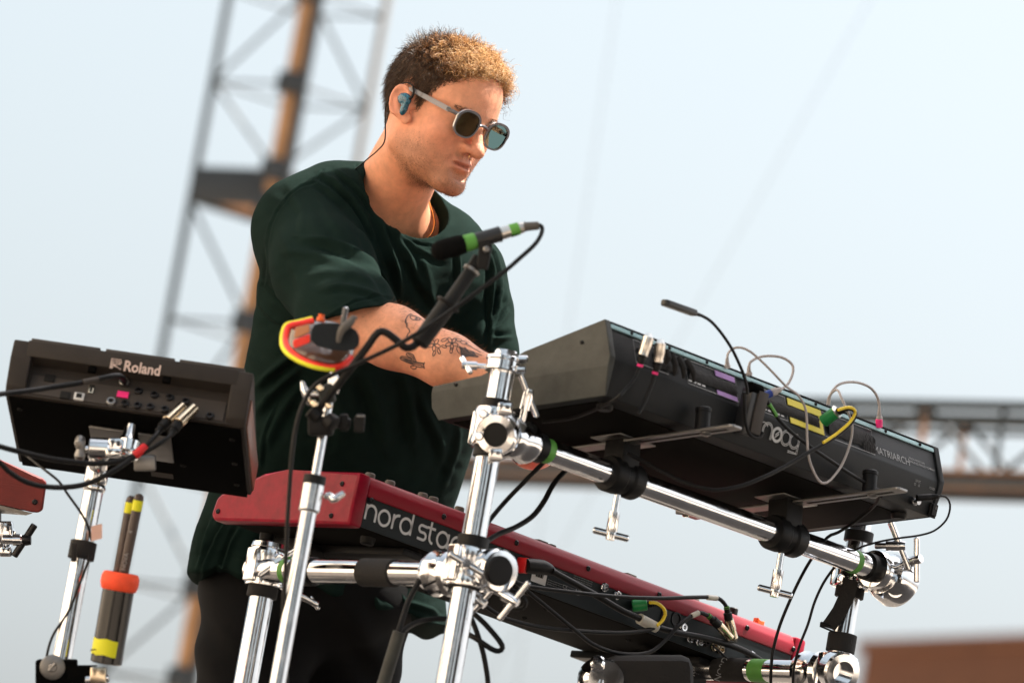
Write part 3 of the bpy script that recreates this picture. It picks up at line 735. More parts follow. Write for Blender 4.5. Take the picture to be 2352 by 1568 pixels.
# eyebrows
bm_ = (np.abs(np.abs(q[:, 1]) - .033) < .019) & (np.abs(q[:, 2] - .0325 + .12 * np.abs(np.abs(q[:, 1]) - .030)) < .0042) & (q[:, 0] > .05)
ie = rng.choice(np.where(bm_)[0], 380); n = len(ie); P0 = pv[ie] + rng.normal(0, .0006, (n, 3)); sy = np.sign(q[ie, 1])
D = NNb[ie] * .45 + (np.stack([-.25 * np.ones(n), sy, .15 * np.ones(n)], -1) @ HM) + rng.normal(0, .2, (n, 3)); D /= np.linalg.norm(D, axis=1, keepdims=True)
e = np.cross(D, rng.normal(0, 1, (n, 3))); e /= np.linalg.norm(e, axis=1, keepdims=True); e *= .00025; Lb = rng.uniform(.005, .009, n)[:, None]
VV = np.stack([P0 - e, P0 + e, P0 + D * Lb + e * .2, P0 + D * Lb - e * .2], 1).reshape(-1, 3)
np_obj('eyebrows', c2w(VV), np.arange(n * 4).reshape(-1, 4), 'hair', person, {'Col': np.tile([.10, .05, .024], (n * 4, 1))})['kind'] = 'stuff'
# ------------------------------------------------------------------ sunglasses
mat('acetate', (.13, .125, .135), .12, trans=.35, ior=1.42, spec=.6)
mat('acetate_clear', (.42, .42, .45), .10, trans=.55, ior=1.42, spec=.7)
mat('lens', (.165, .245, .215), .02, trans=1.0, ior=1.05, spec=.5)
mat('gold', (.85, .52, .20), .22, metal=1.)
mat('chrome', (.80, .81, .83), .06, metal=1., scratch=.22, var=(25, .10))
mat('black_rubber', (.007, .007, .0075), .5, spec=.25, bump=(400, .1))
gl = empty('sunglasses', hcw(.095, 0, .012), 'clear grey framed sunglasses with dark green lenses on the man\'s face', 'sunglasses')
def GP(y, z):      # front plane of the glasses: slight wrap and pantoscopic tilt
    return hcw(.1035 - .12 * abs(y) ** 1.5 + .10 * (z - .012), y, z)
for s in (-1, 1):
    ring = []; outl = []
    for k in range(40):
        an = 2 * math.pi * k / 40; ca, sa = math.cos(an), math.sin(an)
        rx = .0255 * math.copysign(abs(ca) ** .78, ca); rz = (.0218 if sa < 0 else .0192) * math.copysign(abs(sa) ** .78, sa)
        outl.append((s * .0385 + rx, .0135 + rz))
    P = [Vector(GP(y, z)) for y, z in outl]; c = sum(P, Vector()) / len(P)
    nrm = (P[10] - P[0]).cross(P[20] - P[0]).normalized(); nrm = nrm if nrm.dot(Vector(CM.T @ HF)) > 0 else -nrm
    V = []; F = []; n = len(P)
    for i, p in enumerate(P):
        r = (p - c).normalized()
        w = .0020 + (.0014 if outl[i][1] > .018 else 0)
        for a_, b_ in ((-.0008, -.0019), (w, -.0019), (w + .0003, .0), (w, .0019), (-.0008, .0019)): V.append(p + r * a_ + nrm * b_)
    for i in range(n):
        for k in range(5): F.append((i * 5 + k, i * 5 + (k + 1) % 5, ((i + 1) % n) * 5 + (k + 1) % 5, ((i + 1) % n) * 5 + k))
    MB().add(V, F).build('rim', 'acetate', gl, sharp=60)
    V = []; F = []
    for sg, off in ((0, .0009), (1, -.0009)):
        V.append(c + nrm * (off + .0012)); 
        for p in P: V.append(p + nrm * off - (p - c).normalized() * .0004)
    for i in range(n): j = (i + 1) % n; F += [(0, 1 + i, 1 + j), (n + 1, n + 2 + j, n + 2 + i), (1 + i, n + 2 + i, n + 2 + j, 1 + j)]
    MB().add(V, F).build('lens', 'lens', gl, sharp=60)
    t = MB().tube([GP(s * .0605, .021), hcw(.090, s * .0680, .022), hcw(.080, s * .0705, .0225)], [.0030, .0034, .0034], 8, step=.003)
    t.build('end_piece', 'acetate', gl)
    V = []; F = []; st = [(.084, .0700, .0225, .0042), (.05, .0745, .0245, .0042), (.018, .0775, .0265, .0036), (.002, .0795, .0275, .0034), (-.012, .0795, .024, .0036), (-.024, .078, .008, .0034), (-.028, .077, -.004, .0030)]
    for x, y, z, hgt in st:
        for dy, dz in ((-.0016, -1), (.0016, -1), (.0016, 1), (-.0016, 1)): V.append(hcw(x + (hgt * dz * .6 if x < -.01 else 0), s * (y + dy), z + hgt * dz * (1 if x > -.01 else .7)))
    for i in range(len(st) - 1):
        for k in range(4): F.append((i * 4 + k, i * 4 + (k + 1) % 4, i * 4 + 4 + (k + 1) % 4, i * 4 + 4 + k))
    F += [(0, 1, 2, 3), tuple(range(len(V) - 4, len(V)))[::-1]]
    MB().add(V, F).build('temple', 'acetate_clear', gl)
    MB().cyl(hcw(.0965, s * .0585, .0215), hcw(.0985, s * .0585, .0215), .0012, 8).build('rivet', 'chrome', gl)
MB().tube([GP(-.0145, .0155), GP(-.006, .0190), GP(.006, .0190), GP(.0145, .0155)], .0026, 8, step=.003).build('bridge', 'acetate', gl)
# ------------------------------------------------------------------ in-ear monitor, necklace, nose ring
mat('glitter', (.008, .085, .15), .18, coat=.6)
g = MATS['glitter']; nt = g.node_tree; vo = nt.nodes.new('ShaderNodeTexVoronoi'); vo.inputs['Scale'].default_value = 700
rp = nt.nodes.new('ShaderNodeValToRGB'); rp.color_ramp.elements[0].color = (.004, .045, .085, 1); rp.color_ramp.elements[1].color = (.03, .22, .32, 1)
rp.color_ramp.elements[0].position = .35; rp.color_ramp.elements[1].position = .9
nt.links.new(nt.nodes['Texture Coordinate'].outputs['Object'], vo.inputs['Vector']); nt.links.new(vo.outputs['Color'], rp.inputs[0]); nt.links.new(rp.outputs[0], nt.nodes['Principled BSDF'].inputs['Base Color'])
iem = empty('in_ear_monitor', hcw(.004, -.085, 0), 'glittery blue in-ear monitor in the man\'s ear with thin black cable', 'earphone')
ec = np.array([.001, -.0835, .004])
def bean(p):
    q = hloc(p) - ec
    d = ell(q, np.array([-.001, 0, .0045]), (.0140, .0075, .0105)); d = smin(d, ell(q, np.array([.0055, .001, -.010]), (.0066, .0062, .0110)), .004)
    return d
cc = HO + ec @ HM; V, F = surface(bean, cc - .024, cc + .024, .0008); np_obj('shell', c2w(V), F, 'glitter', iem)
MB().tube([hcw(.009, -.085, .010), hcw(.0135, -.0845, .0165), hcw(.012, -.084, .026), hcw(.004, -.083, .0335)], [.0030, .0024, .0018, .0014], 8, step=.003).build('plug', 'black_rubber', iem)
MB().tube([hcw(.004, -.083, .0335), hcw(-.012, -.083, .034), hcw(-.026, -.082, .020), hcw(-.031, -.081, .0), hcw(-.036, -.076, -.018), px(884, 320, 9.10), px(868, 345, 9.12), px(848, 362, 9.14), px(832, 376, 9.16), px(815, 390, 9.2)], .0011, 6, step=.004).build('cable', 'black_rubber', iem)
nk = []
for k in range(36):
    an = 2 * math.pi * k / 36
    ax = NECK1 - NECK0; ax /= np.linalg.norm(ax); e1 = np.array([1., 0, 0]) - ax * ax[0]; e1 /= np.linalg.norm(e1); e2 = np.cross(ax, e1)
    dirn = e1 * math.cos(an) + e2 * math.sin(an); fr = max(0, dirn @ HF)
    basep = NECK0 + (NECK1 - NECK0) * (.70 + .42 * fr)
    # march to the skin
    rr = np.linspace(.03, .13, 101); dd = skin_sdf(basep + dirn * rr[:, None]); j = np.argmax(dd > .0012)
    nk.append(c2w(basep + dirn * rr[j]))
nk.append(nk[0]); nk.append(nk[1])
MB().tube(nk, .0011, 6, step=.006).build('necklace', 'gold', None, 'thin gold chain necklace around the man\'s neck', 'necklace')
MB().tube([hcw(.1085 + .0045 * math.cos(a), -.0035, -.0335 + .0045 * math.sin(a)) for a in np.linspace(.5, 5.8, 12)], .0006, 6, step=.001).build('nose_ring', 'gold', None, 'tiny gold ring in the man\'s nose', 'nose ring')
# ================================================================== gear helpers
def rp(u, v, O, n, off=0.):
    """where the line of sight through a photo pixel meets a plane (moved off metres along n)"""
    d = px(u, v, 1) - CAM; n = Vector(n).normalized(); O = Vector(O) + n * off
    return CAM + d * ((O - CAM).dot(n) / d.dot(n))
def text(txt, size, o, ex, ey, m, parent, name='lettering', width=None, ext=.0002, offset=0., align='LEFT'):
    cu = bpy.data.curves.new('t', 'FONT'); cu.body = txt; cu.size = size; cu.align_x = align; cu.offset = offset; cu.resolution_u = 3
    ob = bpy.data.objects.new('t', cu); COL.objects.link(ob)
    dg = bpy.context.evaluated_depsgraph_get(); me = bpy.data.meshes.new_from_object(ob.evaluated_get(dg))
    V = np.array([v.co[:] for v in me.vertices]).reshape(-1, 3); F = [tuple(p.vertices) for p in me.polygons]
    bpy.data.objects.remove(ob); bpy.data.curves.remove(cu); bpy.data.meshes.remove(me)
    if width: V[:, 0] *= width / (V[:, 0].max() - V[:, 0].min())
    o, ex, ey = Vector(o), Vector(ex).normalized(), Vector(ey).normalized(); nz = ex.cross(ey)
    return MB().add([o + ex * p[0] + ey * p[1] + nz * ext for p in V], F, False).build(name, m, parent)
def ribbon(mb, pts, w, o, ex, ey, closed=False, lift=.0004):
    """flat painted stroke of width w through 2-D points in the plane (o, ex, ey)"""
    P = [Vector(p) for p in pts]; n = len(P); V = []; F = []; nz = Vector(ex).cross(Vector(ey)).normalized()
    for i, p in enumerate(P):
        a = P[(i - 1) % n] if closed or i else P[i]; b = P[(i + 1) % n] if closed or i < n - 1 else P[i]
        t = (b - a).normalized(); s = Vector((-t.y, t.x)) * (w / 2)
        for q in (p + s, p - s): V.append(Vector(o) + Vector(ex) * q.x + Vector(ey) * q.y + nz * lift)
    for i in range(n if closed else n - 1):
        j = (i + 1) % n; F.append((2 * i, 2 * i + 1, 2 * j + 1, 2 * j))
    mb.add(V, F, False)
def arc(cx, cy, r, a0, a1, n=14, ry=None): return [(cx + r * math.cos(R_(a0 + (a1 - a0) * i / n)), cy + (ry or r) * math.sin(R_(a0 + (a1 - a0) * i / n))) for i in range(n + 1)]
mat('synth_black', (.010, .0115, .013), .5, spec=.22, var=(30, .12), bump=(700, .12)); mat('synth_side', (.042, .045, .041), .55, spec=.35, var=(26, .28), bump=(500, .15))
mat('pale_blue', (.36, .56, .60), .5); mat('label_white', (.62, .62, .62), .6); mat('label_grey', (.30, .30, .30), .6); mat('purple', (.42, .24, .55), .6); mat('yellow_tape', (.72, .60, .06), .55)
mat('gaffer', (.016, .015, .015), .85, bump=(250, .5)); mat('nord_red', (.235, .0015, .016), .36, spec=.22, var=(45, .22), bump=[(500, .12), (60, .12)]); mat('nord_strip', (.24, .005, .018), .45, spec=.3, bump=(900, .10))
mat('nord_panel', (.008, .013, .016), .5, spec=.25, bump=(800, .1)); mat('under_steel', (.0055, .0049, .0043), .8, spec=.06, var=(25, .15)); mat('hole', (.004, .004, .004), .8)
mat('screw', (.02, .02, .022), .35, metal=.6); mat('green_tape', (.10, .32, .05), .55, var=(60, .1)); mat('pink_tape', (.90, .03, .22), .5); mat('red_plastic', (.55, .012, .015), .35)
mat('grey_cable', (.42, .38, .37), .45); mat('yellow_wrap', (.85, .62, .03), .4); mat('brass_chrome', (.66, .56, .42), .16, metal=1., scratch=.1); mat('knob_grey', (.10, .09, .08), .6); mat('orange_cap', (.80, .12, .015), .5)
mat('alu', (.26, .255, .25), .40, metal=1., scratch=.15); mat('clear_tube', (.75, .72, .62), .3, trans=.3); mat('green_plug', (.015, .22, .06), .35)
def screw(parent, p, n, r=.0042, m='screw', nm='screw'):
    p = Vector(p); n = Vector(n).normalized()
    o = MB().lathe(p - n * .001, n, [(0, r), (.0020, r), (.0032, r * .8), (.0036, r * .55), (.0022, r * .45), (.0020, .0)], 12); return o.build(nm, m, parent)
def tbolt(rk, p, ax, cross, L=.05, r=.008, w=.035, m='chrome'):
    """drum-key style T bolt: shank from p along ax with a cross handle"""
    p, ax, cross = Vector(p), Vector(ax).normalized(), Vector(cross).normalized()
    b = MB().cyl(p, p + ax * L, r * .62, 12).lathe(p + ax * L * .45, ax, [(0, r), (L * .5, r), (L * .56, r * .7)], 14)
    o = b.build('wing_bolt', m, rk)
    h = MB().cyl(p + ax * L - cross * w, p + ax * L + cross * w, r * .62, 12, .002).lathe(p + ax * (L - r), ax, [(0, r * .9), (r, r), (r * 2, r * .8)], 12); h.build('handle', m, o); return o
# ================================================================== SYNTHESIZER
W, D = .813, .348
syn = empty('synthesizer', mo(W / 2, D / 2, 0), 'large black semi-modular synthesizer seen from behind, tilted on the chrome rack', 'synthesizer')
prof = [(.004, .0), (-.008, .058), (.008, .1164), (.165, .0856), (.222, .066), (.25, .058), (.348, .0527), (.352, .02), (.340, .0)]
def inset(pr, k): return [(x + (k if x < .1 else -k), y + (k * .2 if y < .03 else -k)) for x, y in pr]
body = MB().prism(inset(prof, .0025), mo(.012, 0, 0), MBv, MU, MA * (W - .024), .002).build('body', 'synth_black', syn)
def cheek(side):
    """end cheek whose outer face is folded in below mid height"""
    H_ = .043; a_in = .0125 if side < 0 else W - .0125; a_out = 0. if side < 0 else W
    ring = [(.004, .0), (-.005, H_), (-.008, .058), (.008, .1164), (.165, .0856), (.222, .066), (.25, .058), (.348, .0527), (.3505, H_), (.352, .02), (.340, .0)]
    V = [mo(a_in, b, u) for b, u in ring] + [mo(a_out - side * (.0095 * (1 - u / H_) if u < H_ - .001 else 0), b, u) for b, u in ring]
    n = len(ring); up_ = [n + i for i in range(1, 9)]; lo_ = [n + 0, n + 1, n + 8, n + 9, n + 10]
    F = [tuple(range(n)), tuple(up_), tuple(lo_)] + [(i, (i + 1) % n, n + (i + 1) % n, n + i) for i in range(n)]
    bm = bmesh.new(); vs = [bm.verts.new(v) for v in V]
    for f in F: bm.faces.new([vs[i] for i in f])
    bmesh.ops.recalc_face_normals(bm, faces=bm.faces[:]); bmesh.ops.bevel(bm, geom=bm.edges[:], offset=.0014, segments=2, profile=.5, affect='EDGES'); bm.verts.index_update()
    o = MB().add([v.co.copy() for v in bm.verts], [[v.index for v in f.verts] for f in bm.faces]).build('end_cheek', 'synth_side' if side < 0 else 'synth_black', syn, sharp=20); bm.free(); return o  # left cheek's lighter tone puts its brighter light into the colour
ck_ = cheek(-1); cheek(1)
for b_, u_ in ((.05, .085), (.18, .065), (.30, .049)): screw(syn, mo(-.0004, b_, u_), -MA, .0030)
MB().box(mo(W / 2, D / 2 + .01, .0005), MA * (W / 2 - .03), MBv * (D / 2 - .03), MU * .0012, .0008).build('bottom_plate', 'under_steel', syn)
for fa, fb in ((.05, .04), (.05, .29), (W - .05, .04), (W - .05, .29)): MB().lathe(mo(fa, fb, 0), -MU, [(0, .013), (.006, .0125), (.009, .010)], 18).build('rubber_foot', 'black_rubber', syn)
# planes of the rear
LO, Ln = mo(0, .0045, 0) , None
lowv = (MBv * -.012 + MU * .058).normalized(); nlow = MA.cross(lowv); nlow = nlow if nlow.dot(CF) < 0 else -nlow
upv = (MBv * .016 + MU * .0584).normalized(); nup = MA.cross(upv); nup = nup if nup.dot(CF) < 0 else -nup
def low(a, h, off=.0): return mo(a, .004 + .0010, 0) + lowv * h + nlow * off
def upp(a, h, off=.0): return mo(a, -.008 + .0026, .058) + upv * h + nup * off
rr_ = upv.dot(upv)
MB().box(upp(W / 2, .0525, .0004), MA * (W / 2 - .0135), upv * .0034, nup * .0012, .0004).build('accent_strip', 'pale_blue', syn)
MB().box(upp(W / 2, .0578, .0002), MA * (W / 2 - .0135), upv * .0017, nup * .002, .0005).build('lid_edge', 'under_steel', syn)
for a in np.linspace(.06, W - .05, 9): screw(syn, upp(a, .0525, .0014), nup, .0028)
EXa = MA
def apix(u): return None
def ua(u, v, P=None):       # photo pixel -> (a, h) on the upper rear panel
    p = rp(u, v, upp(0, 0), nup) - upp(0, 0); return p.dot(MA), p.dot(upv)
def la(u, v):
    p = rp(u, v, low(0, 0), nlow) - low(0, 0); return p.dot(MA), p.dot(lowv)
def upatch(name, m, a0, a1, h0, h1, off=.0006): MB().box(upp((a0 + a1) / 2, (h0 + h1) / 2, off), MA * (a1 - a0) / 2, upv * (h1 - h0) / 2, nup * .0005).build(name, m, syn)
# jack field: outline boxes, tape and labels
fm = MB()
def rect(mb, a0, a1, h0, h1, w=.0011):
    ribbon(mb, [(a0, h0), (a1, h0), (a1, h1), (a0, h1)], w, upp(0, 0), MA, upv, True, .0008)
J0 = .045
xs = [ua(1452, 772)[0], ua(1600, 830)[0], ua(1686, 860)[0], ua(1712, 880)[0], ua(1800, 905)[0], ua(1884, 945)[0], ua(1998, 985)[0]]
for q_ in ((xs[0], xs[0] + .075, .006, .044), (xs[1] - .03, xs[2], .004, .045), (xs[3], xs[4], .004, .045), (xs[5] + .002, xs[6] + .002, .003, .045)):
    fm = MB(); rect(fm, *q_); fm.build('panel_outline', 'label_grey', syn)
upatch('purple_label', 'purple', xs[2] - .048, xs[2] - .002, .036, .045); upatch('purple_label', 'purple', xs[2] - .050, xs[2] - .002, .004, .0115)
upatch('yellow_label', 'yellow_tape', xs[4] + .006, xs[5], .034, .0455); upatch('yellow_label', 'yellow_tape', xs[4] + .006, xs[5], .003, .0125); upatch('yellow_label', 'yellow_tape', xs[5] - .008, xs[5], .0128, .0338)
for a0, a1, h0, h1 in ((xs[1] - .026, xs[2] - .002, .013, .034), (xs[3] + .004, xs[5] - .010, .014, .032), (xs[5] + .012, xs[6] - .010, .010, .036), (xs[6] - .028, xs[6] + .004, .004, .036), (xs[0] + .045, xs[0] + .10, .012, .038)):
    mb = MB(); n1, n2 = 14, 4; V = []; F = []
    for i in range(n1 + 1):
        for j in range(n2 + 1):
            jit = .0012 * math.sin(i * 2.3 + a0 * 90) if j in (0, n2) else 0
            V.append(upp(a0 + (a1 - a0) * i / n1, h0 + (h1 - h0) * j / n2 + jit, .0009 + (.0028 * abs(math.sin(i * 1.9 + j * 2.2)) + .001 * random.random()) * (0 < j < n2)))
    for i in range(n1):
        for j in range(n2): F.append((i * (n2 + 1) + j, (i + 1) * (n2 + 1) + j, (i + 1) * (n2 + 1) + j + 1, i * (n2 + 1) + j + 1))
    mb.add(V, F).build('tape_strip', 'gaffer', syn)
lb = MB()
for a in np.arange(xs[3] + .008, xs[4] - .006, .0105): lb.box(upp(a, .0095, .0008), MA * .0036, upv * .0012, nup * .0002)
for a in np.arange(xs[1] - .024, xs[1] + .008, .0105): lb.box(upp(a, .0095, .0008), MA * .0036, upv * .0012, nup * .0002)
lb.build('jack_legend', 'label_white', syn)
for a, h in ((xs[5] + .020, .026), (xs[5] + .030, .014), (xs[0] + .012, .030), (xs[0] + .028, .030), (xs[0] + .016, .014)):
    MB().lathe(upp(a, h, -.001), nup, [(0, .0046), (.0026, .0046), (.0028, .0030), (.0008, .0028)], 14).build('jack_socket', 'screw', syn)
# lettering
a0, h0 = ua(2007, 1038); a1, _ = ua(2086, 1055)
text('MATRIARCH', .0175, upp(a0, h0, .0006), MA, upv, 'label_grey', syn, width=a1 - a0)
a2, h2 = ua(2087, 1052)
text('MOOG MUSIC IS AN', .0052, upp(a2, h2 - .001, .0006), MA, upv, 'label_grey', syn, width=.040); text('EMPLOYEE-OWNED COMPANY', .0052, upp(a2, h2 - .0068, .0006), MA, upv, 'label_grey', syn, width=.066)
ac, hcn = la(1793, 1000)
lg = MB(); _rb = ribbon
def moogletters(mb):
    s = .0118; o = low(0, 0, .0012); c = hcn
    a_ = ac - .0335
    for k, w in ((0, .0013), (1, .0013)):
        r = s - k * .0026
        # m : two arches
        ribbon(mb, [(a_ - r, c - s * 1.05)] + arc(a_, c + s * .05, r, 180, 0, 14) + [(a_ + r, c - s * 1.05)], w, o, MA, lowv)
        if k == 0: ribbon(mb, [(a_ - .0205, c - s * 1.05)] + arc(a_ - .0105 - .0, c + s * .05, s * .85, 180, 30, 10), w, o, MA, lowv)
        for cxk in (a_ + .045, a_ + .0655): ribbon(mb, arc(cxk, c - .001, r, 0, 360, 26)[:-1], w, o, MA, lowv, True)
        ribbon(mb, [(a_ + .0655 + r, c), (a_ + .0655 + r, c - .019 + k * .001)] + [(a_ + .055, c - .0205 + k * .0026)], w, o, MA, lowv)
    ribbon(mb, arc(a_ + .0235, c - .001, s * .85, 0, 360, 26)[:-1], .0046, o, MA, lowv, True)
    ribbon(mb, [(a_ + .0195, c - .006), (a_ + .0275, c + .001)], .0018, o, MA, lowv); ribbon(mb, [(a_ + .0195, c - .002), (a_ + .0275, c + .005)], .0018, o, MA, lowv)
moogletters(lg); lg.build('logo', 'label_white', syn)
ad, hd = la(2105, 1117)
text('12V DC', .0055, low(ad - .007, hd + .007, .0005), MA, lowv, 'label_grey', syn, width=.013)
mb = MB()
for k in (-1, 1): ribbon(mb, arc(ad + k * .005, hd + .003, .0018, 0, 360, 10)[:-1], .0006, low(0, 0), MA, lowv, True)
mb.build('polarity_mark', 'label_grey', syn)
text('POWER', .0055, low(ad + .030, hd + .004, .0005), MA, lowv, 'label_grey', syn, width=.014)
swa, swh = la(2142, 1172)
sw = MB().box(low(swa, swh, .0005), MA * .0085, lowv * .0115, nlow * .0015, .001).build('power_switch', 'hole', syn)
MB().prism([(-.006, -.009), (.006, -.009), (.006, .009), (-.006, .009)], low(swa, swh, .002), MA, lowv, nlow * .003 + lowv * .0012, .0006).build('rocker', 'black_rubber', sw)
text('O', .006, low(swa - .002, swh + .003, .0056), MA, lowv, 'label_grey', syn, name='switch_mark')
dca, dch = la(2098, 1150)
MB().lathe(low(dca, dch, 0), nlow, [(0, .007), (.004, .007), (.005, .005), (.012, .005)], 16).build('power_socket', 'chrome', syn)
# ================================================================== STAGE PIANO
SC = .98
def kn(a, b, u): return CAM + (no(a, b, u) - CAM) * SC
NW, ND, NH = 1.0659, .335, .0859
pia = empty('stage_piano', kn(NW / 2, ND / 2, 0), 'red and black stage piano seen from behind with lettering on its rear', 'keyboard')
cp = [(0, 0), (0, .0859), (.17, .0875), (.225, .081), (.318, .046), (.328, .038), (.333, .010), (.322, 0)]
for a0 in (0, NW - .027): MB().prism(cp, kn(a0, -.001, 0), NB * SC, NU * SC, NA * .027 * SC, .0055).build('end_cheek', 'nord_red', pia)
bp_ = [(.004, .003), (.004, .054), (.012, .083), (.165, .0845), (.222, .078), (.245, .048), (.320, .044), (.322, .006), (.31, .003)]
MB().prism(bp_, kn(.0265, 0, 0), NB * SC, NU * SC, NA * (NW - .053) * SC, .002).build('body', 'under_steel', pia)
MB().prism([(-.0005, .0525), (-.0005, .071), (.006, .0835), (.012, .0868), (.150, .0868), (.150, .080), (.02, .080), (.004, .0525)], kn(.0268, 0, 0), NB * SC, NU * SC, NA * (NW - .0536) * SC, .0022).build('top_casing', 'nord_strip', pia)
def npn(a, u, off=0.): return kn(a, .003, u) - NB * off
MB().box(npn(NW / 2, .0285, -.0005), NA * (NW / 2 - .0275) * SC, NU * .024 * SC, NB * .0012).build('rear_panel', 'nord_panel', pia)
for a in np.linspace(.30, 1.02, 30)[::1]: pass
for u_, v_ in ((853, 1149), (1019, 1186), (1186, 1246), (1351, 1305), (1514, 1365), (1822, 1490), (1716, 1441)):
    p = rp(u_, v_, kn(0, -.0005, 0), -NB); 
    screw(pia, p, -NB, .0046)
for b, u in ((.035, .066), (.045, .014), (.315, .016)): screw(pia, kn(-.0002, b, u), -NA, .0042)
def na(u, v):
    p = rp(u, v, npn(0, 0), -NB) - npn(0, 0); return p.dot(NA), p.dot(NU)
# "nord stage" in rounded strokes
def nordletters():
    mb = MB(); o = npn(0, 0, .0010); w = .0042
    (a0, u0), (a1, u1) = na(836, 1193), na(1062, 1275)
    xh = .0235; r = xh / 2; x = a0; y = u0 + .0015
    def S(pts, closed=False): ribbon(mb, pts, w, o, NA, NU, closed, 0.)
    sx = lambda pts, cx, k: [(cx + (px_ - cx) * k, py_) for px_, py_ in pts]
    adv = .0312
    n = lambda x: (S([(x, y), (x, y + xh)]), S([(x, y + xh - r)] + arc(x + r * .9, y + xh - r * .9, r * .9, 180, 0) + [(x + r * 1.8, y)]))
    o_ = lambda x: S(arc(x + r, y + r, r, 0, 360, 24)[:-1], True)
    n(x); x += .0275; o_(x); x += .0310
    S([(x, y), (x, y + xh)]); S(arc(x + r, y + xh - r, r, 180, 85, 8)); x += .0165                 # r
    o_(x); S([(x + 2 * r, y), (x + 2 * r, y + xh * 1.52)]); x += .0390                               # d
    k = xh                                                                                          # s
    S([(x + k * .78, y + k * .92), (x + k * .3, y + k * .95)] + arc(x + k * .28, y + k * .72, k * .23, 90, 270, 8) + arc(x + k * .52, y + k * .26, k * .24, 90, -90, 8) + [(x, y + .001)]); x += .0255
    S([(x, y + xh * 1.38), (x, y + r)] + arc(x + r * .75, y + r * .75, r * .75, 180, 270, 6)); S([(x - r * .6, y + xh * .96), (x + r * .9, y + xh * .96)]); x += .0165   # t
    o_(x); S([(x + 2 * r, y), (x + 2 * r, y + xh)]); x += .0315                                      # a
    o_(x); S([(x + 2 * r, y + xh), (x + 2 * r, y - xh * .22)] + arc(x + r, y - xh * .2, r, 0, -120, 10)); x += .0315      # g
    S([(x + .001, y + r)] + [(x + 2 * r - .001, y + r)] + arc(x + r, y + r, r, 0, 305, 18)); x += .03   # e
    return mb
nordletters().build('lettering', 'label_white', pia)
# small print
pa, pu_ = na(1262, 1308)
def npt(txt, size, u, v, m='label_grey', width=None, name='small_print'):
    a, h = na(u, v); text(txt, size, npn(a, h, .0009), NA, NU, m, pia, name=name, width=width)
npt('CAUTION', .0042, 1274, 1289, width=.014); npt('ATTENTION', .0042, 1329, 1312, width=.018)
for k in range(3): npt('to reduce the risk of electric shock do not remove cover', .0026, 1273 - k, 1294 + 5 * k, width=.040)
for k in range(4): npt('risque de choc electrique ne pas ouvrir', .0026, 1328 - k, 1318 + 5 * k, width=.044)
for k in range(3): npt('this device complies with part 15 of the rules operation is subject', .0026, 1266 - k, 1333 + 5 * k, width=.075)
npt('N382', .0085, 1330, 1362, 'label_white', .020); npt('EAC', .0085, 1348, 1366, 'label_grey', .012); npt('CE', .0085, 1300, 1352, 'label_grey', .011)
for t, u, v in (('FOOT SWITCH', 1391, 1333), ('USB', 1413, 1343), ('ROTOR\nPEDAL', 1428, 1349), ('AUDIO IN', 1469, 1364), ('TRIPLE\nPEDAL', 1562, 1395), ('SUSTAIN\nPEDAL', 1580, 1402), ('ORGAN\nSWELL', 1597, 1409), ('CONTROL\nPEDAL', 1613, 1418), ('MONITOR\nIN', 1694, 1441)):
    npt(t, .0040, u, v, 'label_white')
a, h = na(1247, 1322); sticker = MB().box(npn(a, h, .0009), NA * .0165, NU * .0135, NB * .0002).build('barcode_sticker', 'label_white', pia)
bc = MB()
for k in range(11): bc.box(npn(a - .009 + k * .0017, h + .003, .0013), NA * (.0003 + .0003 * (k % 3)), NU * .007, NB * .0001)
bc.build('barcode', 'hole', sticker)
for u, v, mm in ((1396, 1350, 'chrome'), (1426, 1369, 'chrome'), (1597, 1470, 'chrome'), (1618, 1478, 'chrome'), (1634, 1479, 'black_rubber'), (1653, 1489, 'brass_chrome'), (1668, 1496, 'brass_chrome'), (1580, 1444, 'chrome'), (1740, 1510, 'chrome')):
    a, h = na(u, v); MB().lathe(npn(a, max(h, .012), .0), -NB, [(0, .0075), (.004, .0075), (.0045, .006), (.008, .006), (.008, .0034), (.002, .0032)], 18).build('jack_socket', mm, pia)
a, h = na(1566, 1425); MB().lathe(npn(a, h, 0), -NB, [(0, .0115), (.003, .0115), (.003, .009), (.001, .0085)], 22).build('pedal_socket', 'screw', pia)
a, h = na(1540, 1425); MB().box(npn(a, h - .002, .001), NA * .011, NU * .017, NB * .002, .001).build('socket_plate', 'hole', pia)
# knobs and buttons on the top, seen over the rear edge
for u, v, kind in ((842, 1091, 1), (889, 1110, 1), (966, 1140, 1), (991, 1150, 1), (1052, 1174, 1), (1242, 1237, 0), (1252, 1241, 0), (1271, 1248, 0), (1453, 1310, 0), (1462, 1313, 0), (1610, 1367, 0), (1701, 1393, 2), (1762, 1417, 3)):
    a = na(u, v)[0]
    b = .045; p = kn(a + .045, b, .0865)
    if kind == 1: MB().lathe(p, NU, [(0, .0085), (.012, .0080), (.0135, .0065)], 16).build('knob', 'knob_grey', pia)
    elif kind == 0: MB().box(p + NU * .004, NA * .006, NB * .006, NU * .005, .001).build('button', 'knob_grey', pia)
    elif kind == 2: MB().lathe(p, NU, [(0, .0085), (.016, .0080), (.0175, .0065)], 16).build('knob', 'black_rubber', pia)
    else: MB().prism([(-.008, 0), (.008, 0), (.008, .014), (.003, .011), (-.003, .011), (-.008, .016)], p - NB * .006, NA, NU, NB * .012, .001).build('wheel', 'orange_cap', pia)
for a, b in ((.09, .05), (.09, .29), (.97, .05), (.97, .29)): MB().lathe(kn(a, b, .003), -NU, [(0, .012), (.010, .011), (.012, .009)], 16).build('rubber_foot', 'black_rubber', pia)
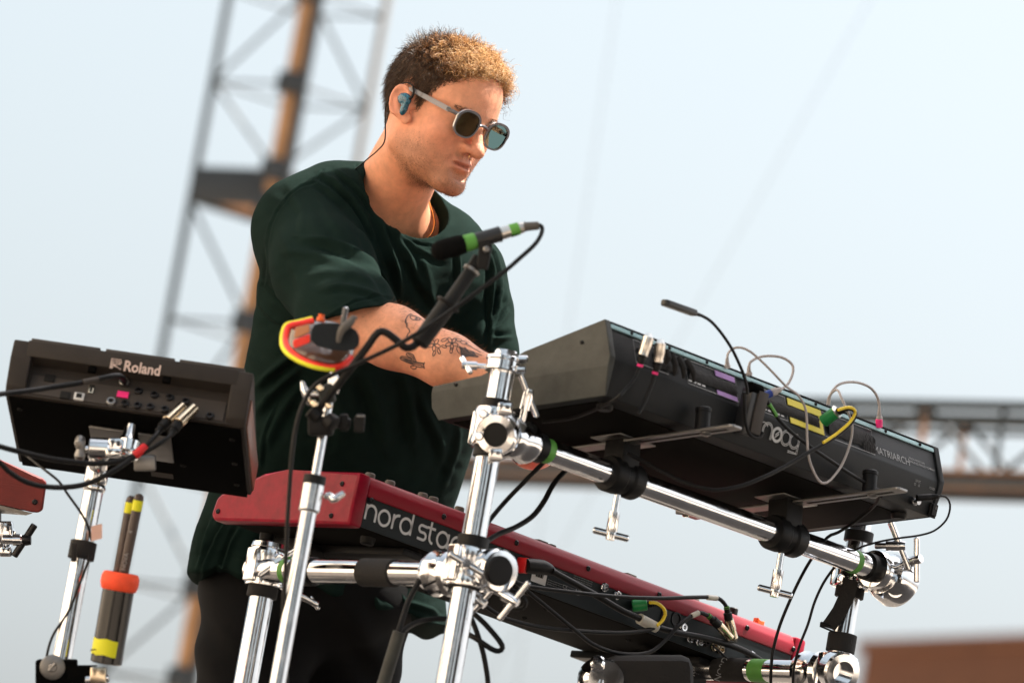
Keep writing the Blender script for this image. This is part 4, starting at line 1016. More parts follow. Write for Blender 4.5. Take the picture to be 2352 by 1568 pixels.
for a, b in ((.33, .08), (.36, .16), (.47, .2), (.55, .1), (.62, .22), (.75, .1)): screw(pia, kn(a, b, .0028), -NU, .0045, 'hole')
for k in range(14): MB().box(kn(.36 + k * .007, .05, .0026), NA * .0012, NB * .012, NU * .0006).build('vent_slot', 'hole', pia)
# ================================================================== CHROME RACK
UP = Vector((0, 0, 1))
mat('spike_rubber', (.02, .02, .02), .7)
rack = empty('rack_stand', px(1118, 1568, 8.43) * 1.0, 'chrome tube rack of uprights, crossbars and clamps holding both keyboards', 'stand')
TR = .0185
PcX = px(1118, 1063, 8.43); PrX = px(1945, 1400, 9.12); PlX = px(588, 1440, 8.72)
def zat(P, v):            # height on the vertical through P that shows at photo row v
    lo_, hi_ = -1., 4.
    for _ in range(50):
        m_ = (lo_ + hi_) / 2
        if topix(np.array([P.x, P.y, m_]))[1] > v: lo_ = m_
        else: hi_ = m_
    return lo_
def vp(P, z): return Vector((P.x, P.y, z))
def collar(P, ax, z0, z1, r, m, nm, parent): 
    return MB().lathe(P + ax * z0, ax, [(0, r - .001), (.001, r), (z1 - z0 - .001, r), (z1 - z0, r - .001)], 24).build(nm, m, parent)
def upright(P, ztop):
    o = MB().cyl(vp(P, .0), vp(P, ztop), TR, 32).build('upright_pole', 'chrome', rack)
    MB().lathe(vp(P, .0), UP, [(0, .032), (.012, .032), (.03, .022), (.05, .0215)], 20).build('foot', 'spike_rubber', o); return o
upC = upright(PcX, zat(PcX, 838)); upR = upright(PrX, zat(PrX, 1185)); upL = upright(PlX, zat(PlX, 1290))
b1a, b1b = rp(1380, 1080, mo(0, .14, 0), MBv), rp(1950, 1285, mo(0, .14, 0), MBv); d1 = (b1b - b1a).normalized()
def bar(a, b, nm='crossbar'): return MB().cyl(a, b, TR, 32).build(nm, 'chrome', rack)
tS = (PcX - b1a).dot(d1) + .03; tE = (PrX - b1a).dot(d1)
bar(b1a + d1 * (tS + .02), b1a + d1 * (tE + .03))
NBh = Vector((NB.x, NB.y, 0)).normalized(); NAh = Vector((NA.x, NA.y, 0)).normalized()
b2a = vp(PcX, zat(PcX, 1318)) + NBh * .02; bar(b2a, b2a + NBh * .46)
b3z = zat(PrX, 1545); b3a = vp(PrX, b3z) - NBh * .0; bar(b3a + NBh * .02, b3a + NBh * .42)
def tape(p, ax, w, m='green_tape', r=TR): return collar(p, ax, -w / 2, w / 2, r + .0007, m, 'tape_band', rack)
def on1(u, v): 
    p = rp(u, v, mo(0, .14, 0), MBv); return b1a + d1 * (p - b1a).dot(d1)
tape(on1(1251, 1030), d1, .016); tape(on1(1960, 1280), d1, .013)
text('V', .012, on1(1958, 1290) - CF * (TR + .002) - d1 * .004, CR, CU, 'hole', rack, 'tape_mark')
collar(on1(1236, 1022), d1, -.012, .006, TR + .004, 'black_rubber', 'rubber_ring', rack)
def bclamp(P, z, bardir, barP, t_ax, t_cr, hole=False, scale=1.):
    """cast rack clamp: collar on the upright joined to a split collar on the crossbar"""
    c = vp(P, z); s = scale
    o = MB().lathe(c - UP * .030 * s, UP, [(0, TR + .001), (.001, .029 * s), (.008, .031 * s), (.018, .0285 * s), (.030, .0285 * s), (.042, .0285 * s), (.052, .031 * s), (.059, .029 * s), (.060, TR + .001)], 28).build('clamp', 'chrome', rack)
    d = Vector(bardir).normalized(); e = Vector(barP)
    MB().lathe(e - d * .026 * s, d, [(0, TR + .001), (.001, .030 * s), (.010, .033 * s), (.020, .030 * s), (.032, .030 * s), (.042, .033 * s), (.051, .030 * s), (.052, TR + .001)], 28).build('bar_collar', 'chrome', o)
    m = (c + e) / 2; ax = (e - c); L = ax.length
    if L > .01:
        ax.normalize(); sd = ax.cross(UP).normalized() if abs(ax.dot(UP)) < .95 else Vector((1, 0, 0))
        MB().box(m, ax * (L / 2), sd * .020 * s, ax.cross(sd).normalized() * .024 * s, .006).build('clamp_block', 'chrome', o)
    for k in (-1, 1):
        q = c + Vector((d.x, d.y, 0)).normalized() * -.026 * s + UP * .017 * k
        MB().lathe(q, -CF, [(0, .007), (.012, .007), (.015, .005)], 10).build('lug_nut', 'chrome', o)
        MB().box(c + d.cross(UP).normalized() * .030 * k * s, d * .012, d.cross(UP).normalized() * .006, UP * .026 * s, .003).build('hinge_ear', 'chrome', o)
    tbolt(o, e + Vector(t_ax).normalized() * .028 * s, t_ax, t_cr, .042, .0085, .036)
    return o
def mlock(P, z, h=.017, m='black_rubber'): return collar(vp(P, z), UP, 0, h, TR + .005, m, 'memory_lock', rack)
# top clamp of the centre upright
zc1 = zat(PcX, 985); c1 = bclamp(PcX, zc1, d1, b1a + d1 * (tS + .018), CU * .8 + CR * .2, CU * .9 - CR * .35)
# open socket of the multi clamp, facing out
so = vp(PcX, zc1) - CF * .030 + CR * .012 + UP * -.004
MB().lathe(so + Vector((.0, .02, 0)), (-CF + CR * -.25), [(0, .030), (.020, .032), (.026, .029), (.027, TR), (.012, TR - .001), (.008, 0)], 30).build('open_socket', 'chrome', c1)
MB().lathe(so + Vector((.0, .02, 0)), (-CF + CR * -.25), [(0, TR - .0004), (.0268, TR - .0004), (.0268, .0)], 30, close=False).build('socket_dark', 'hole', c1)  # black disc stands in for the darkness inside the open socket
for k in (-1, 1): MB().box(so + (CU + CR * .2) * .034 * k - CF * .002, CR * .011, CF * .010, CU * .010, .004).build('socket_lug', 'chrome', c1)
mlock(PcX, zat(PcX, 945)); mlock(PcX, zat(PcX, 1052), .018)
# cap with hinged quick collar
zt_ = zat(PcX, 838)
cap = MB().lathe(vp(PcX, zt_ - .012), UP, [(0, .027), (.002, .0285), (.006, .0285), (.008, .0265), (.016, .0265), (.018, .0285), (.022, .0285), (.024, .024), (.026, .019), (.030, .018), (.033, .0165), (.0335, .0)], 30).build('pole_cap', 'chrome', rack)
tbolt(cap, vp(PcX, zt_ - .002) - CR * .026, -CR + CU * .05, CF * .6 + CU * .5 - CR * .3, .030, .0065, .020)
for k in (-1, 1): MB().lathe(vp(PcX, zt_ + .001 + .008 * k) + CR * .020 - CF * .018, CR, [(0, .006), (.012, .006), (.014, .004)], 10).build('lug_nut', 'chrome', cap)
# lower clamp of the centre upright
zc2 = zat(PcX, 1302)
c2 = bclamp(PcX, zc2, NBh, b2a + NBh * .03, CU * -.55 + CR * .75 - CF * .3, CR * .8 + CU * .9, scale=1.05)
es = vp(PcX, zc2) + CR * .030 - CF * .026 - UP * .004
MB().lathe(es + CF * .02, (-CF * .85 + CR * .55), [(0, .031), (.030, .033), (.034, .030), (.035, .022)], 28).build('bar_end_collar', 'chrome', c2)
MB().lathe(es + CF * .012, (-CF * .85 + CR * .55), [(0, .0225), (.032, .0225), (.034, .021), (.0345, .0)], 28).build('end_plug', 'black_rubber', c2)
tbolt(c2, vp(PcX, zc2) - CF * .030 + CU * .004 - CR * .005, -CF + CR * .1 + CU * .15, CR * .85 - CU * .5, .022, .008, .03)
tbolt(c2, vp(PcX, zc2) - UP * .034 + CR * .045 - CF * .02, CR * .65 - CU * .35 - CF * .3, CR * .62 + CU * .78, .034, .0075, .036)
mlock(PcX, zat(PcX, 1262), .020); mlock(PcX, zat(PcX, 1352), .026, 'gaffer')
# left upright top
zc3 = zat(PlX, 1305); c3 = bclamp(PlX, zc3, NBh, vp(PlX, zc3 + .004) - NBh * .0 + NAh * .028, -CF + CU * .2, CR * .8 + CU * .55)
MB().lathe(vp(PlX, zc3 + .028), UP, [(0, .0285), (.003, .030), (.010, .028), (.012, .020), (.013, 0)], 28).build('pole_cap', 'chrome', rack)
tbolt(c3, vp(PlX, zc3 - .028) + CR * .03, CR * .85 - CU * .45, CR * .5 - CU * .8, .055, .006, .012)
mlock(PlX, zat(PlX, 1372), .024, 'gaffer')
q2 = b2a + NBh * .335
collar(q2, NBh, -.02, .02, TR + .004, 'black_rubber', 'rubber_ring', rack); tape(b2a + NBh * .375, NBh, .012); collar(b2a + NBh * .17, NBh, -.035, .035, TR + .003, 'gaffer', 'rubber_ring', rack)  # wide gaffer collar added to darken the bright crossbar
# right upright clamp with the oval badge
eR = b1a + d1 * (tE - .0)
c4 = bclamp(PrX, (eR.z), d1, eR, CR * .25 + CU * .1 - CF * .2, CU)
MB().lathe(eR + d1 * .004, d1 * .8 - CF * .1 - CU * .25, [(0, .028), (.004, .037), (.014, .040), (.040, .040), (.048, .036), (.050, .0)], 32).build('bar_end_collar', 'chrome', c4)
bd = eR + d1 * .030 - CF * .0385 + CU * .012
MB().lathe(bd, -CF + CR * .25, [(0, .013), (.002, .013), (.003, .011)], 24).build('badge', 'alu', c4)
text('Gibraltar', .006, bd - CF * .0042 - CR * .009 - CU * .002, CR, CU, 'label_white', c4, 'badge_lettering', width=.018)
MB().lathe(eR + d1 * .030 - CF * .037 - CU * .020, -CF + CR * .2, [(0, .013), (.0015, .013), (.0017, .010), (.0005, .009)], 20).build('hinge_boss', 'chrome', c4)
tbolt(c4, rp(2010, 1252, eR, CF, -.03), CR * .95 - CF * .2, CU * .93 - CR * .37, .040, .009, .042)
collar(eR - d1 * .034, d1, -.010, .010, TR + .004, 'black_rubber', 'rubber_ring', rack)
mlock(PrX, zat(PrX, 1245), .018); mlock(PrX, zat(PrX, 1372), .030, 'gaffer')
MB().cyl(px(1987, 1240, 9.18), px(1993, 1205, 9.18), .008, 12).build('bolt_shank', 'chrome', rack)
# hook-and-loop strap hanging from the clamp
V = []; F = []; sp = [(1955, 1330), (1946, 1365), (1930, 1400), (1915, 1425), (1903, 1441)]
for (u, v) in sp:
    for dx in (-1, 1): V.append(px(u + 17 * dx - (2 if v > 1400 else 0), v + 5.5 * dx, 9.085 - .004 * dx))
for i in range(len(sp) - 1): F.append((2 * i, 2 * i + 1, 2 * i + 3, 2 * i + 2))
n_ = len(V); V += [p - CF * .002 for p in V]; F += [tuple(i + n_ for i in f)[::-1] for f in F]
strap = MB().add(V, F).build('strap', 'gaffer', rack)
MB().tube([px(1886, 1428, 9.08), px(1920, 1442, 9.085), px(1917, 1451, 9.085), px(1884, 1437, 9.08), px(1886, 1428, 9.08)], .0016, 8, samp=False).build('strap_buckle', 'black_rubber', strap)
# lower right clamp and its bar
c5 = bclamp(PrX, b3z, NBh, b3a + NBh * .05 - UP * 0, -UP + CR * .2, CR, scale=1.05)
MB().lathe(vp(PrX, b3z) - NBh * .02 - CF * .01 - NAh * .03, -CF * .8 + CR * .4 - CU * .1, [(0, .030), (.026, .033), (.030, .030), (.031, TR), (.01, TR)], 30).build('bar_end_collar', 'chrome', c5)
tape(b3a + NBh * .165, NBh, .035); text('R', .016, b3a + NBh * .165 - CF * (TR + .002) - CU * .004 - CR * .004, CR, CU, 'hole', rack, 'tape_mark')
collar(b3a + NBh * .245, NBh, -.055, .02, TR + .0012, 'gaffer', 'tape_band', rack)
text('M RIGHT', .014, b3a + NBh * .31 - CF * (TR + .003), CU * .92 + CR * .35, CU * .35 - CR * .92, 'label_grey', rack, 'tape_mark', align='CENTER'); text('NORD', .014, b3a + NBh * .25 - CF * (TR + .003), CU * .92 + CR * .35, CU * .35 - CR * .92, 'label_grey', rack, 'tape_mark', align='CENTER')
mlock(PrX, b3z + .034, .03, 'gaffer')
# support arms under the synthesizer: bar clamp, plate, slotted arm with end peg, T bolt
for (uu, vv, endu, endv, backb) in ((1425, 1097, 1688, 976, .30), (1800, 1230, 2080, 1124, .34)):
    cb_ = on1(uu, vv)
    ac_ = (cb_ - MO).dot(MA)
    hd_ = MB().lathe(cb_ - d1 * .034, d1, [(0, TR + .001), (.001, .0265), (.004, .028), (.024, .028), (.028, .025), (.040, .025), (.044, .028), (.064, .028), (.067, .0265), (.068, TR + .001)], 26).build('bar_clamp', 'black_rubber', rack)
    zt2 = -.010
    MB().box((cb_ + mo(ac_, .14, -.008)) / 2 + MU * .008, MA * .020, MBv * .020, MU * .024, .003).build('clamp_block', 'black_rubber', hd_)
    MB().box(mo(ac_, .14, -.0065), MA * .042, MBv * .030, MU * .0012, .0008).build('mount_plate', 'alu', hd_)
    tbolt(hd_, cb_ - UP * .026 - CF * .014, -UP, CR * .98 - CU * .25, .062, .0085, .028)
    # arm
    aE = rp(endu, endv, mo(0, 0, -.010), MU); ea = (aE - MO).dot(MA); eb = (aE - MO).dot(MBv)
    am = (ea + ac_) / 2
    o_ = MB(); w_ = .0125
    for k in (-1, 1): o_.box(mo(am + k * .0088, (eb + backb) / 2, -.0115), MA * .0042, MBv * ((backb - eb) / 2), MU * .0022, .0012)
    arm = MB().prism([(eb, -.010), (eb, .010), (eb + .006, .013), (backb, .013), (backb, -.013), (eb + .006, -.013)], mo(am, 0, -.0130), MBv, MA, MU * .0042, .001).build('support_arm', 'alu', rack)
    MB().prism([(eb + .02, -.0038), (eb + .02, .0038), (.10, .0038), (.10, -.0038)], mo(am, 0, -.0133), MBv, MA, MU * .0012, 0).build('slot', 'hole', arm)
    MB().lathe(mo(am, max(eb + .045, -.03), -.0133), -MU, [(0, .0085), (.002, .0085), (.0045, .005), (.005, 0)], 14).build('slot_bolt', 'alu', arm)
    MB().lathe(mo(am, -.022, -.009), MU, [(0, .0115), (.028, .0115), (.029, .0125), (.034, .0125), (.036, .010)], 18).build('end_peg', 'black_rubber', arm)
# far arm tip seen under the bar
pt = px(1558, 1176, 9.0)
arm = MB().box(px(1580, 1178, 9.05), (CR * .98 - CU * .1) * .020, CU * .0035, CF * .008, .0015).build('support_arm', 'alu', rack); MB().lathe(px(1575, 1182, 9.045), -CU, [(0, .006), (.003, .005), (.004, 0)], 10).build('slot_bolt', 'brass_chrome', arm)
# support brackets of the stage piano
for a in (.16, .86): MB().box(kn(a, .17, -.006), NA * .02, NB * .15, NU * .006, .002).build('support_arm', 'black_rubber', rack)
MB().box(kn(.12, .24, -.016), NA * .03, NB * .03, NU * .014, .003).build('mount_block', 'black_rubber', rack)
MB().box(kn(.86, .10, -.05), NA * .07, NB * .02, NU * .045, .004).build('mount_block', 'black_rubber', rack)
# lower middle clamp at the frame's bottom edge
cm = px(1372, 1560, 9.0); c6 = MB().lathe(cm - NBh * .02, NBh * .9 + CR * .4, [(0, TR), (.001, .030), (.012, .034), (.040, .034), (.05, .030), (.051, TR)], 28).build('clamp', 'chrome', rack)
MB().cyl(cm + Vector((0, 0, .0)), cm - UP * .9, TR, 24).build('upright_pole', 'chrome', rack)
MB().lathe(cm + CU * .024 - CF * .02, -CF + CU * .6, [(0, .012), (.012, .012), (.016, .008), (.017, 0)], 16).build('lug_nut', 'chrome', c6)
MB().box(px(1490, 1556, 9.05), CR * .07, CF * .05, CU * .035, .018).build('mount_block', 'gaffer', rack)
# ================================================================== PERCUSSION / MICROPHONE STAND
DM = 8.15
ms = empty('microphone_stand', vp(px(741, 1000, DM), 0), 'thin chrome stand with black boom arm holding the microphone', 'stand')
PmX = px(741, 1000, DM)
def zm(v): return zat(PmX, v)
MB().cyl(vp(PmX, zm(862)), vp(PmX, zm(706)), .0040, 14).cyl(vp(PmX, zm(862)), vp(PmX, zm(788)), .0056, 16).build('top_rod', 'chrome', ms)
th = MB()
for k in range(14): th.lathe(vp(PmX, zm(746) + k * .0018), UP, [(0, .0040), (.0009, .0048), (.0018, .0040)], 12, close=False)
th.build('thread', 'alu', ms)
MB().cyl(vp(PmX, zm(1100)), vp(PmX, zm(858)), .0066, 18).build('upper_tube', 'chrome', ms)
MB().cyl(vp(PmX, 0.25), vp(PmX, zm(1150)), .0112, 24).build('lower_tube', 'chrome', ms)
sl = MB().lathe(vp(PmX, zm(1176)), UP, [(0, .0125), (.003, .0150), (.040, .0155), (.042, .014)], 24).build('height_sleeve', 'chrome', ms)
MB().lathe(vp(PmX, zm(1112)), UP, [(0, .0150), (.001, .0160), (.012, .0160), (.013, .014)], 24).build('rubber_collar', 'black_rubber', sl)
w0 = px(748, 1140, DM - .005)
MB().tube([w0, px(757, 1137, DM - .012), px(765, 1146, DM - .015), px(776, 1141, DM - .012), px(789, 1132, DM - .008)], [.0045, .0050, .0060, .0052, .0042], 12, step=.003).build('wing_nut', 'chrome', sl)
for k in range(3):
    an = 2 * math.pi * k / 3 + .6; e = Vector((math.cos(an), math.sin(an), 0)) * .32
    MB().tube([vp(PmX, .34), vp(PmX, .2) + e * .55, vp(PmX, .012) + e], .009, 10, samp=False).build('tripod_leg', 'chrome', ms)
MB().cyl(vp(PmX, .18), vp(PmX, .36), .015, 18).build('leg_hub', 'black_rubber', ms)
# wedge, ratchet and clamp of the boom
MB().prism([(-.008, -.012), (.006, -.016), (.010, .004), (.004, .012), (-.009, .010)], px(768, 880, DM - .004), CR, CU, -CF * .014, .002).build('rod_clamp', 'chrome', ms)
MB().box(px(750, 905, DM - .012), CR * .011 + CU * .003, CU * .014 - CR * .003, CF * .012, .004).build('clamp_block', 'synth_side', ms)
MB().cyl(px(712, 940, DM - .02), px(735, 960, DM - .02), .0115, 18, .002).build('clamp_barrel', 'black_rubber', ms)
MB().box(px(737, 978, DM - .008), CR * .018, CU * .014, CF * .018, .005).build('clamp_block', 'black_rubber', ms)
MB().lathe(px(752, 962, DM - .022), CR * .6 - CU * .5 - CF * .4, [(0, .011), (.010, .0125), (.014, .0125), (.016, .008)], 18).build('ratchet', 'black_rubber', ms)
MB().cyl(px(760, 970, DM), px(805, 972, DM), .008, 14, .002).box(px(790, 970, DM), CR * .006, CU * .012, CF * .010, .002).build('clamp_neck', 'black_rubber', ms)
kb = MB().prism([(-.007, -.012), (.007, -.012), (.009, .010), (.007, .014), (-.004, .014), (-.008, .004)], px(824, 973, DM - .008), CR, CU, CF * .016, .002).build('clamp_knob', 'black_rubber', ms)
MB().box(px(829, 955, DM - .003), CR * .006, CU * .0012, CF * .006, .0006).build('knob_edge', 'alu', kb)
MB().tube([px(694, 877, DM - .015), px(698, 892, DM - .02), px(703, 904, DM - .02), px(706, 915, DM - .02), px(712, 928, DM - .015)], [.0026, .0048, .0060, .0050, .0030], 12, step=.003).build('wing_nut', 'chrome', ms)
MB().cyl(px(703, 903, DM - .02), px(742, 906, DM - .015), .0042, 12).build('wing_bolt', 'chrome', ms)
for (u, v, r) in ((735, 890, .006), (722, 927, .006), (755, 932, .005)): MB().lathe(px(u, v, DM - .022), -CF, [(0, r), (.006, r), (.008, r * .6)], 8).build('lug_nut', 'brass_chrome', ms)
MB().tube([px(728, 950, DM - .015), px(738, 931, DM - .02), px(798, 856, DM - .03), px(843, 797, DM - .03), px(862, 770, DM - .03), px(874, 761, DM - .03), px(888, 764, DM - .03), px(905, 776, DM - .03), px(921, 790, DM - .03), px(934, 799, DM - .03), px(950, 795, DM - .025), px(962, 782, DM - .02)], .0056, 14, step=.004).build('boom_arm', 'black_rubber', ms)
h0, h1 = px(962, 790, DM - .02), px(1030, 697, DM - .005)
MB().cyl(h0, h1, .0135, 22, .002).build('boom_grip', 'black_rubber', ms)
dh = (h1 - h0).normalized()
MB().lathe(h1 - dh * .004, dh, [(0, .015), (.001, .0185), (.004, .0185), (.005, .014)], 24).build('flange', 'black_rubber', ms)
h2 = px(1083, 621, DM + .005); h3 = px(1102, 592, DM + .008)
MB().cyl(h1, h2, .0098, 20).build('boom_tube', 'synth_black', ms)
MB().lathe(h2 - dh * .003, dh, [(0, .0105), (.001, .0128), (.005, .0128), (.006, .0105)], 22).build('tube_ring', 'alu', ms)
MB().cyl(h2, h3, .0102, 20).build('boom_end', 'black_rubber', ms)
MB().prism([(-.010, -.022), (.006, -.024), (.013, .010), (.010, .018), (-.006, .014)], px(1110, 582, DM + .004), CR, CU, -CF * .014, .002).build('microphone_clip', 'black_rubber', ms)
screw(ms, px(1117, 573, DM - .012), -CF, .005, 'alu')
# ---- microphone
mat('foam', (.006, .006, .006), 1., spec=.05, bump=(700, .6)); mat('mic_body', (.016, .016, .017), .42, spec=.6, bump=(600, .06)); mat('satin_silver', (.72, .68, .63), .28, metal=1.)
mic = empty('microphone', px(1066, 556, DM), 'black foam-covered microphone with green tape bands in front of the man\'s chest', 'microphone')
mA, mB_ = px(1008, 576, DM - .012), px(1150, 537, DM + .01); md = (mB_ - mA).normalized(); Lm = (mB_ - mA).length
MB().lathe(mA - md * .012, md, [(0, .0), (.0015, .006), (.005, .0105), (.011, .0140), (.020, .0150), (.040, .0148), (.050, .0135)], 28).build('foam_cover', 'foam', mic)
MB().lathe(mA + md * .034, md, [(0, .0118), (.001, .0124), (.0205, .0122), (.0215, .0116)], 26).build('tape_band', 'green_tape', mic)
MB().lathe(mA + md * .030, md, [(0, .011), (Lm - .034, .0112), (Lm - .031, .0118), (Lm - .030, .0100)], 26).build('barrel', 'mic_body', mic)
x0 = mB_ - md * .002; x1 = px(1204, 521, DM + .016)
xd = (x1 - x0).normalized(); Lx = (x1 - x0).length
xl = MB().lathe(x0, xd, [(0, .0088), (.004, .0092), (Lx * .5, .0088), (Lx - .004, .0082), (Lx, .0070)], 24).build('cable_connector', 'satin_silver', mic)
MB().lathe(x0 + xd * Lx * .42, xd, [(0, .0090), (.001, .0096), (Lx * .36, .0093), (Lx * .37, .0086)], 24).build('tape_band', 'green_tape', xl)
MB().box(x0 + xd * Lx * .62 - CU * .007 - CF * .004, xd * .005, CU * .002, CF * .003, .001).build('release_tab', 'hole', xl)
MB().lathe(x1, (px(1239, 518, DM + .016) - x1), [(0, .0078), (.003, .0066), (.020, .0060), (.0215, .0050)], 20).build('strain_relief', 'knob_grey', xl)
MB().tube([px(1236, 517, DM + .016), px(1244, 520, DM + .015), px(1245, 532, DM + .01), px(1238, 548, DM), px(1225, 565, DM - .01), px(1195, 592, DM - .02), px(1155, 626, DM - .03), px(1060, 696, DM - .045), px(985, 748, DM - .05), px(930, 782, DM - .055), px(890, 803, DM - .05), px(845, 824, DM - .05), px(800, 845, DM - .045), px(755, 864, DM - .04), px(722, 886, DM - .04), px(697, 925, DM - .04), px(681, 975, DM - .045), px(671, 1040, DM - .05), px(665, 1120, DM - .05), px(660, 1200, DM - .05), px(656, 1300, DM - .05), px(650, 1420, DM - .05), px(652, 1500, DM - .045), px(658, 1560, DM - .04), px(660, 1700, DM - .03)], .0032, 10).build('microphone_cable', 'black_rubber', None, 'black cable looping from the microphone end down along the chrome stand', 'cable')
# ---- orange-rimmed percussion block on the rod
mat('neon_orange', (.92, .035, .018), .35); mat('neon_yellow', (.80, .80, .02), .45); mat('smoke_brown', (.085, .045, .028), .12, coat=.5); mat('felt_navy', (.006, .010, .014), .8, bump=(300, .3)); mat('amber', (.50, .16, .035), .15, coat=.5)
pb = empty('percussion_block', px(740, 845, DM), 'neon orange and yellow rimmed oval percussion block clamped on the chrome rod', 'percussion')
def ob(u, v, d): return px(u, v, DM + d)
def oval(pts, d): return [ob(u, v, dd) for (u, v), dd in zip(pts, d)]
rim = [(664, 752), (686, 746), (720, 738), (752, 737), (785, 745), (806, 762), (815, 790), (806, 822), (786, 838), (765, 842), (735, 838), (705, 829), (678, 815), (662, 800), (657, 780)]
dd = [.045, .05, .055, .06, .06, .05, .03, .005, -.01, -.015, -.018, -.012, .0, .015, .032]
R1 = oval(rim, dd); 
R1o = R1[2::-1] + R1[:6:-1]
MB().tube(R1o, .0060, 12, step=.005).build('rim', 'neon_orange', pb)
R2 = [p + (p - ob(738, 792, .02)).normalized() * .0055 + CF * .003 for p in R1]; MB().tube(R2[2::-1] + R2[:8:-1], .0045, 10, step=.005).build('outer_edge', 'neon_yellow', pb)
Q = [Vector(p) for p in spline([Vector(p) for p in R1 + [R1[0]]], [1] * (len(R1) + 1), .006)[0]]; cen_ = sum(Q, Vector()) / len(Q)
V = [cen_ - CF * .030]; F = []; n = len(Q); K = 6
for k in range(1, K + 1):
    for p in Q: t = k / K; V.append(cen_ + (p - cen_) * t - CF * .030 * math.sqrt(max(0, 1 - t * t)))
for i in range(n):
    j = (i + 1) % n; F.append((0, 1 + j, 1 + i))
    for k in range(K - 1): F.append((1 + k * n + i, 1 + k * n + j, 1 + (k + 1) * n + j, 1 + (k + 1) * n + i))
V.append(cen_ + CF * .03)
for i in range(n): F.append((len(V) - 1, 1 + (K - 1) * n + i, 1 + (K - 1) * n + (i + 1) % n))
MB().add(V, F).build('shell', 'smoke_brown', pb)
def patch(pts, d, nm, m, th=.004): MB().prism([(0, 0)] * 0 + [((u - 740) / FPX * DM, -(v - 790) / FPX * DM) for u, v in pts], px(740, 790, DM + d), CR, CU, -CF * th, .0012).build(nm, m, pb)
patch([(679, 752), (712, 744), (711, 764), (676, 777)], -.028, 'window', 'amber'); patch([(675, 780), (712, 767), (713, 786), (677, 800), (673, 790)], -.028, 'reflector', 'neon_orange')
patch([(715, 760), (722, 746), (740, 741), (775, 742), (800, 748), (818, 758), (826, 774), (824, 792), (815, 803), (795, 806), (760, 803), (728, 794), (714, 780)], -.030, 'felt_pad', 'felt_navy', .010)
MB().tube([ob(777, 786, -.048), ob(782, 764, -.05), ob(790, 752, -.05), ob(803, 742, -.046), ob(812, 730, -.042), ob(817, 733, -.04)], [.003, .0052, .0060, .0060, .0045, .0028], 10, step=.003).build('wing_nut', 'knob_grey', pb)
MB().lathe(ob(777, 790, -.03), UP, [(0, .0075), (.012, .0075), (.014, .006)], 14).build('nut', 'black_rubber', pb)
MB().lathe(ob(736, 738, .03), UP, [(0, .0065), (.005, .0060), (.007, .0042), (.010, .0048), (.011, 0)], 14).build('peg', 'orange_cap', pb)
# ================================================================== SAMPLING PAD ON ITS STAND
mat('pad_grey', (.030, .025, .022), .6, spec=.25, var=(20, .12), bump=(500, .12)); mat('pad_black', (.003, .003, .003), .9, spec=.03, bump=(400, .1)); mat('pad_rubber', (.045, .037, .032), .7)
mat('pad_reflection', (.20, .085, .05), .35, var=(18, .3)); mat('red_wood', (.15, .012, .010), .4, var=(10, .35), bump=(40, .2, (1, 1, 14)))
PO, PA, PB_, PU = kframe((-0.7267, 8.2935, 1.3915), -.058, .1892, .0243)
def po(a, b, u): return PO + PA * a + PB_ * b + PU * u
pw, pdp, ph_ = .360, .30, .085
pad = empty('sampling_pad', po(pw / 2, pdp / 2, 0), 'dark grey electronic sampling pad seen from behind and below on a chrome post', 'drum pad')
MB().prism([(.0, .085), (.0, .060), (.030, .057), (.012, .002), (.020, .0), (.295, .0), (.302, .02), (.302, .055), (.02, .0865)], po(.022, 0, 0), PB_, PU, PA * (pw - .044), .0012).build('body', 'pad_grey', pad)
for a0, m_ in ((0, 'pad_grey'), (pw - .030, 'pad_grey')): MB().prism([(.001, .084), (.0, .055), (.006, .012), (.016, .0), (.298, .0), (.304, .02), (.304, .054), (.02, .0855)], po(a0, 0, 0), PB_, PU, PA * .030, .003).build('end_cheek', m_, pad)
MB().box(po(pw / 2, .16, -.0012), PA * (pw / 2 - .006), PB_ * .142, PU * .0016, .001).build('bottom_plate', 'pad_black', pad)
MB().box(po(pw + .0012, .16, .028), PA * .0014, PB_ * .135, PU * .022, .001).build('side_reflection', 'pad_reflection', pad)  # brown band paints a reflection onto the pad's right side
rv = (PB_ * -.018 + PU * -.055).normalized(); rn = PA.cross(rv); rn = rn if rn.dot(CF) < 0 else -rn
def rpan(a, h, off=0.): return po(a, .030, .057) + rv * h + rn * off
MB().box(rpan(pw / 2, .036, .0006), PA * (pw / 2 - .034), rv * .018, rn * .001).build('jack_panel', 'pad_rubber', pad)
def ra_(zx, zy):
    p = rp(.3 * zx, 705.6 + .3 * zy, rpan(0, 0), rn) - rpan(0, 0); return p.dot(PA), p.dot(rv)
for x0, x1 in ((.024, .128), (.136, .240), (.247, .345)): MB().box(po((x0 + x1) / 2, .055, .0885), PA * (x1 - x0) / 2, PB_ * .045, PU * .0045, .0015).build('trigger_pad', 'pad_rubber', pad)
for x0, x1 in ((.024, .128), (.136, .240), (.247, .345)):
    for b in (.15, .25): MB().box(po((x0 + x1) / 2, b, .085 - (b - .055) * .125), PA * (x1 - x0) / 2, PB_ * .045, PU * .0045, .0015).build('trigger_pad', 'pad_rubber', pad)
for a in (.122, .234): MB().box(po(a, .006, .055), PA * .006, PB_ * .004, PU * .005, .001).build('hook', 'pad_black', pad)
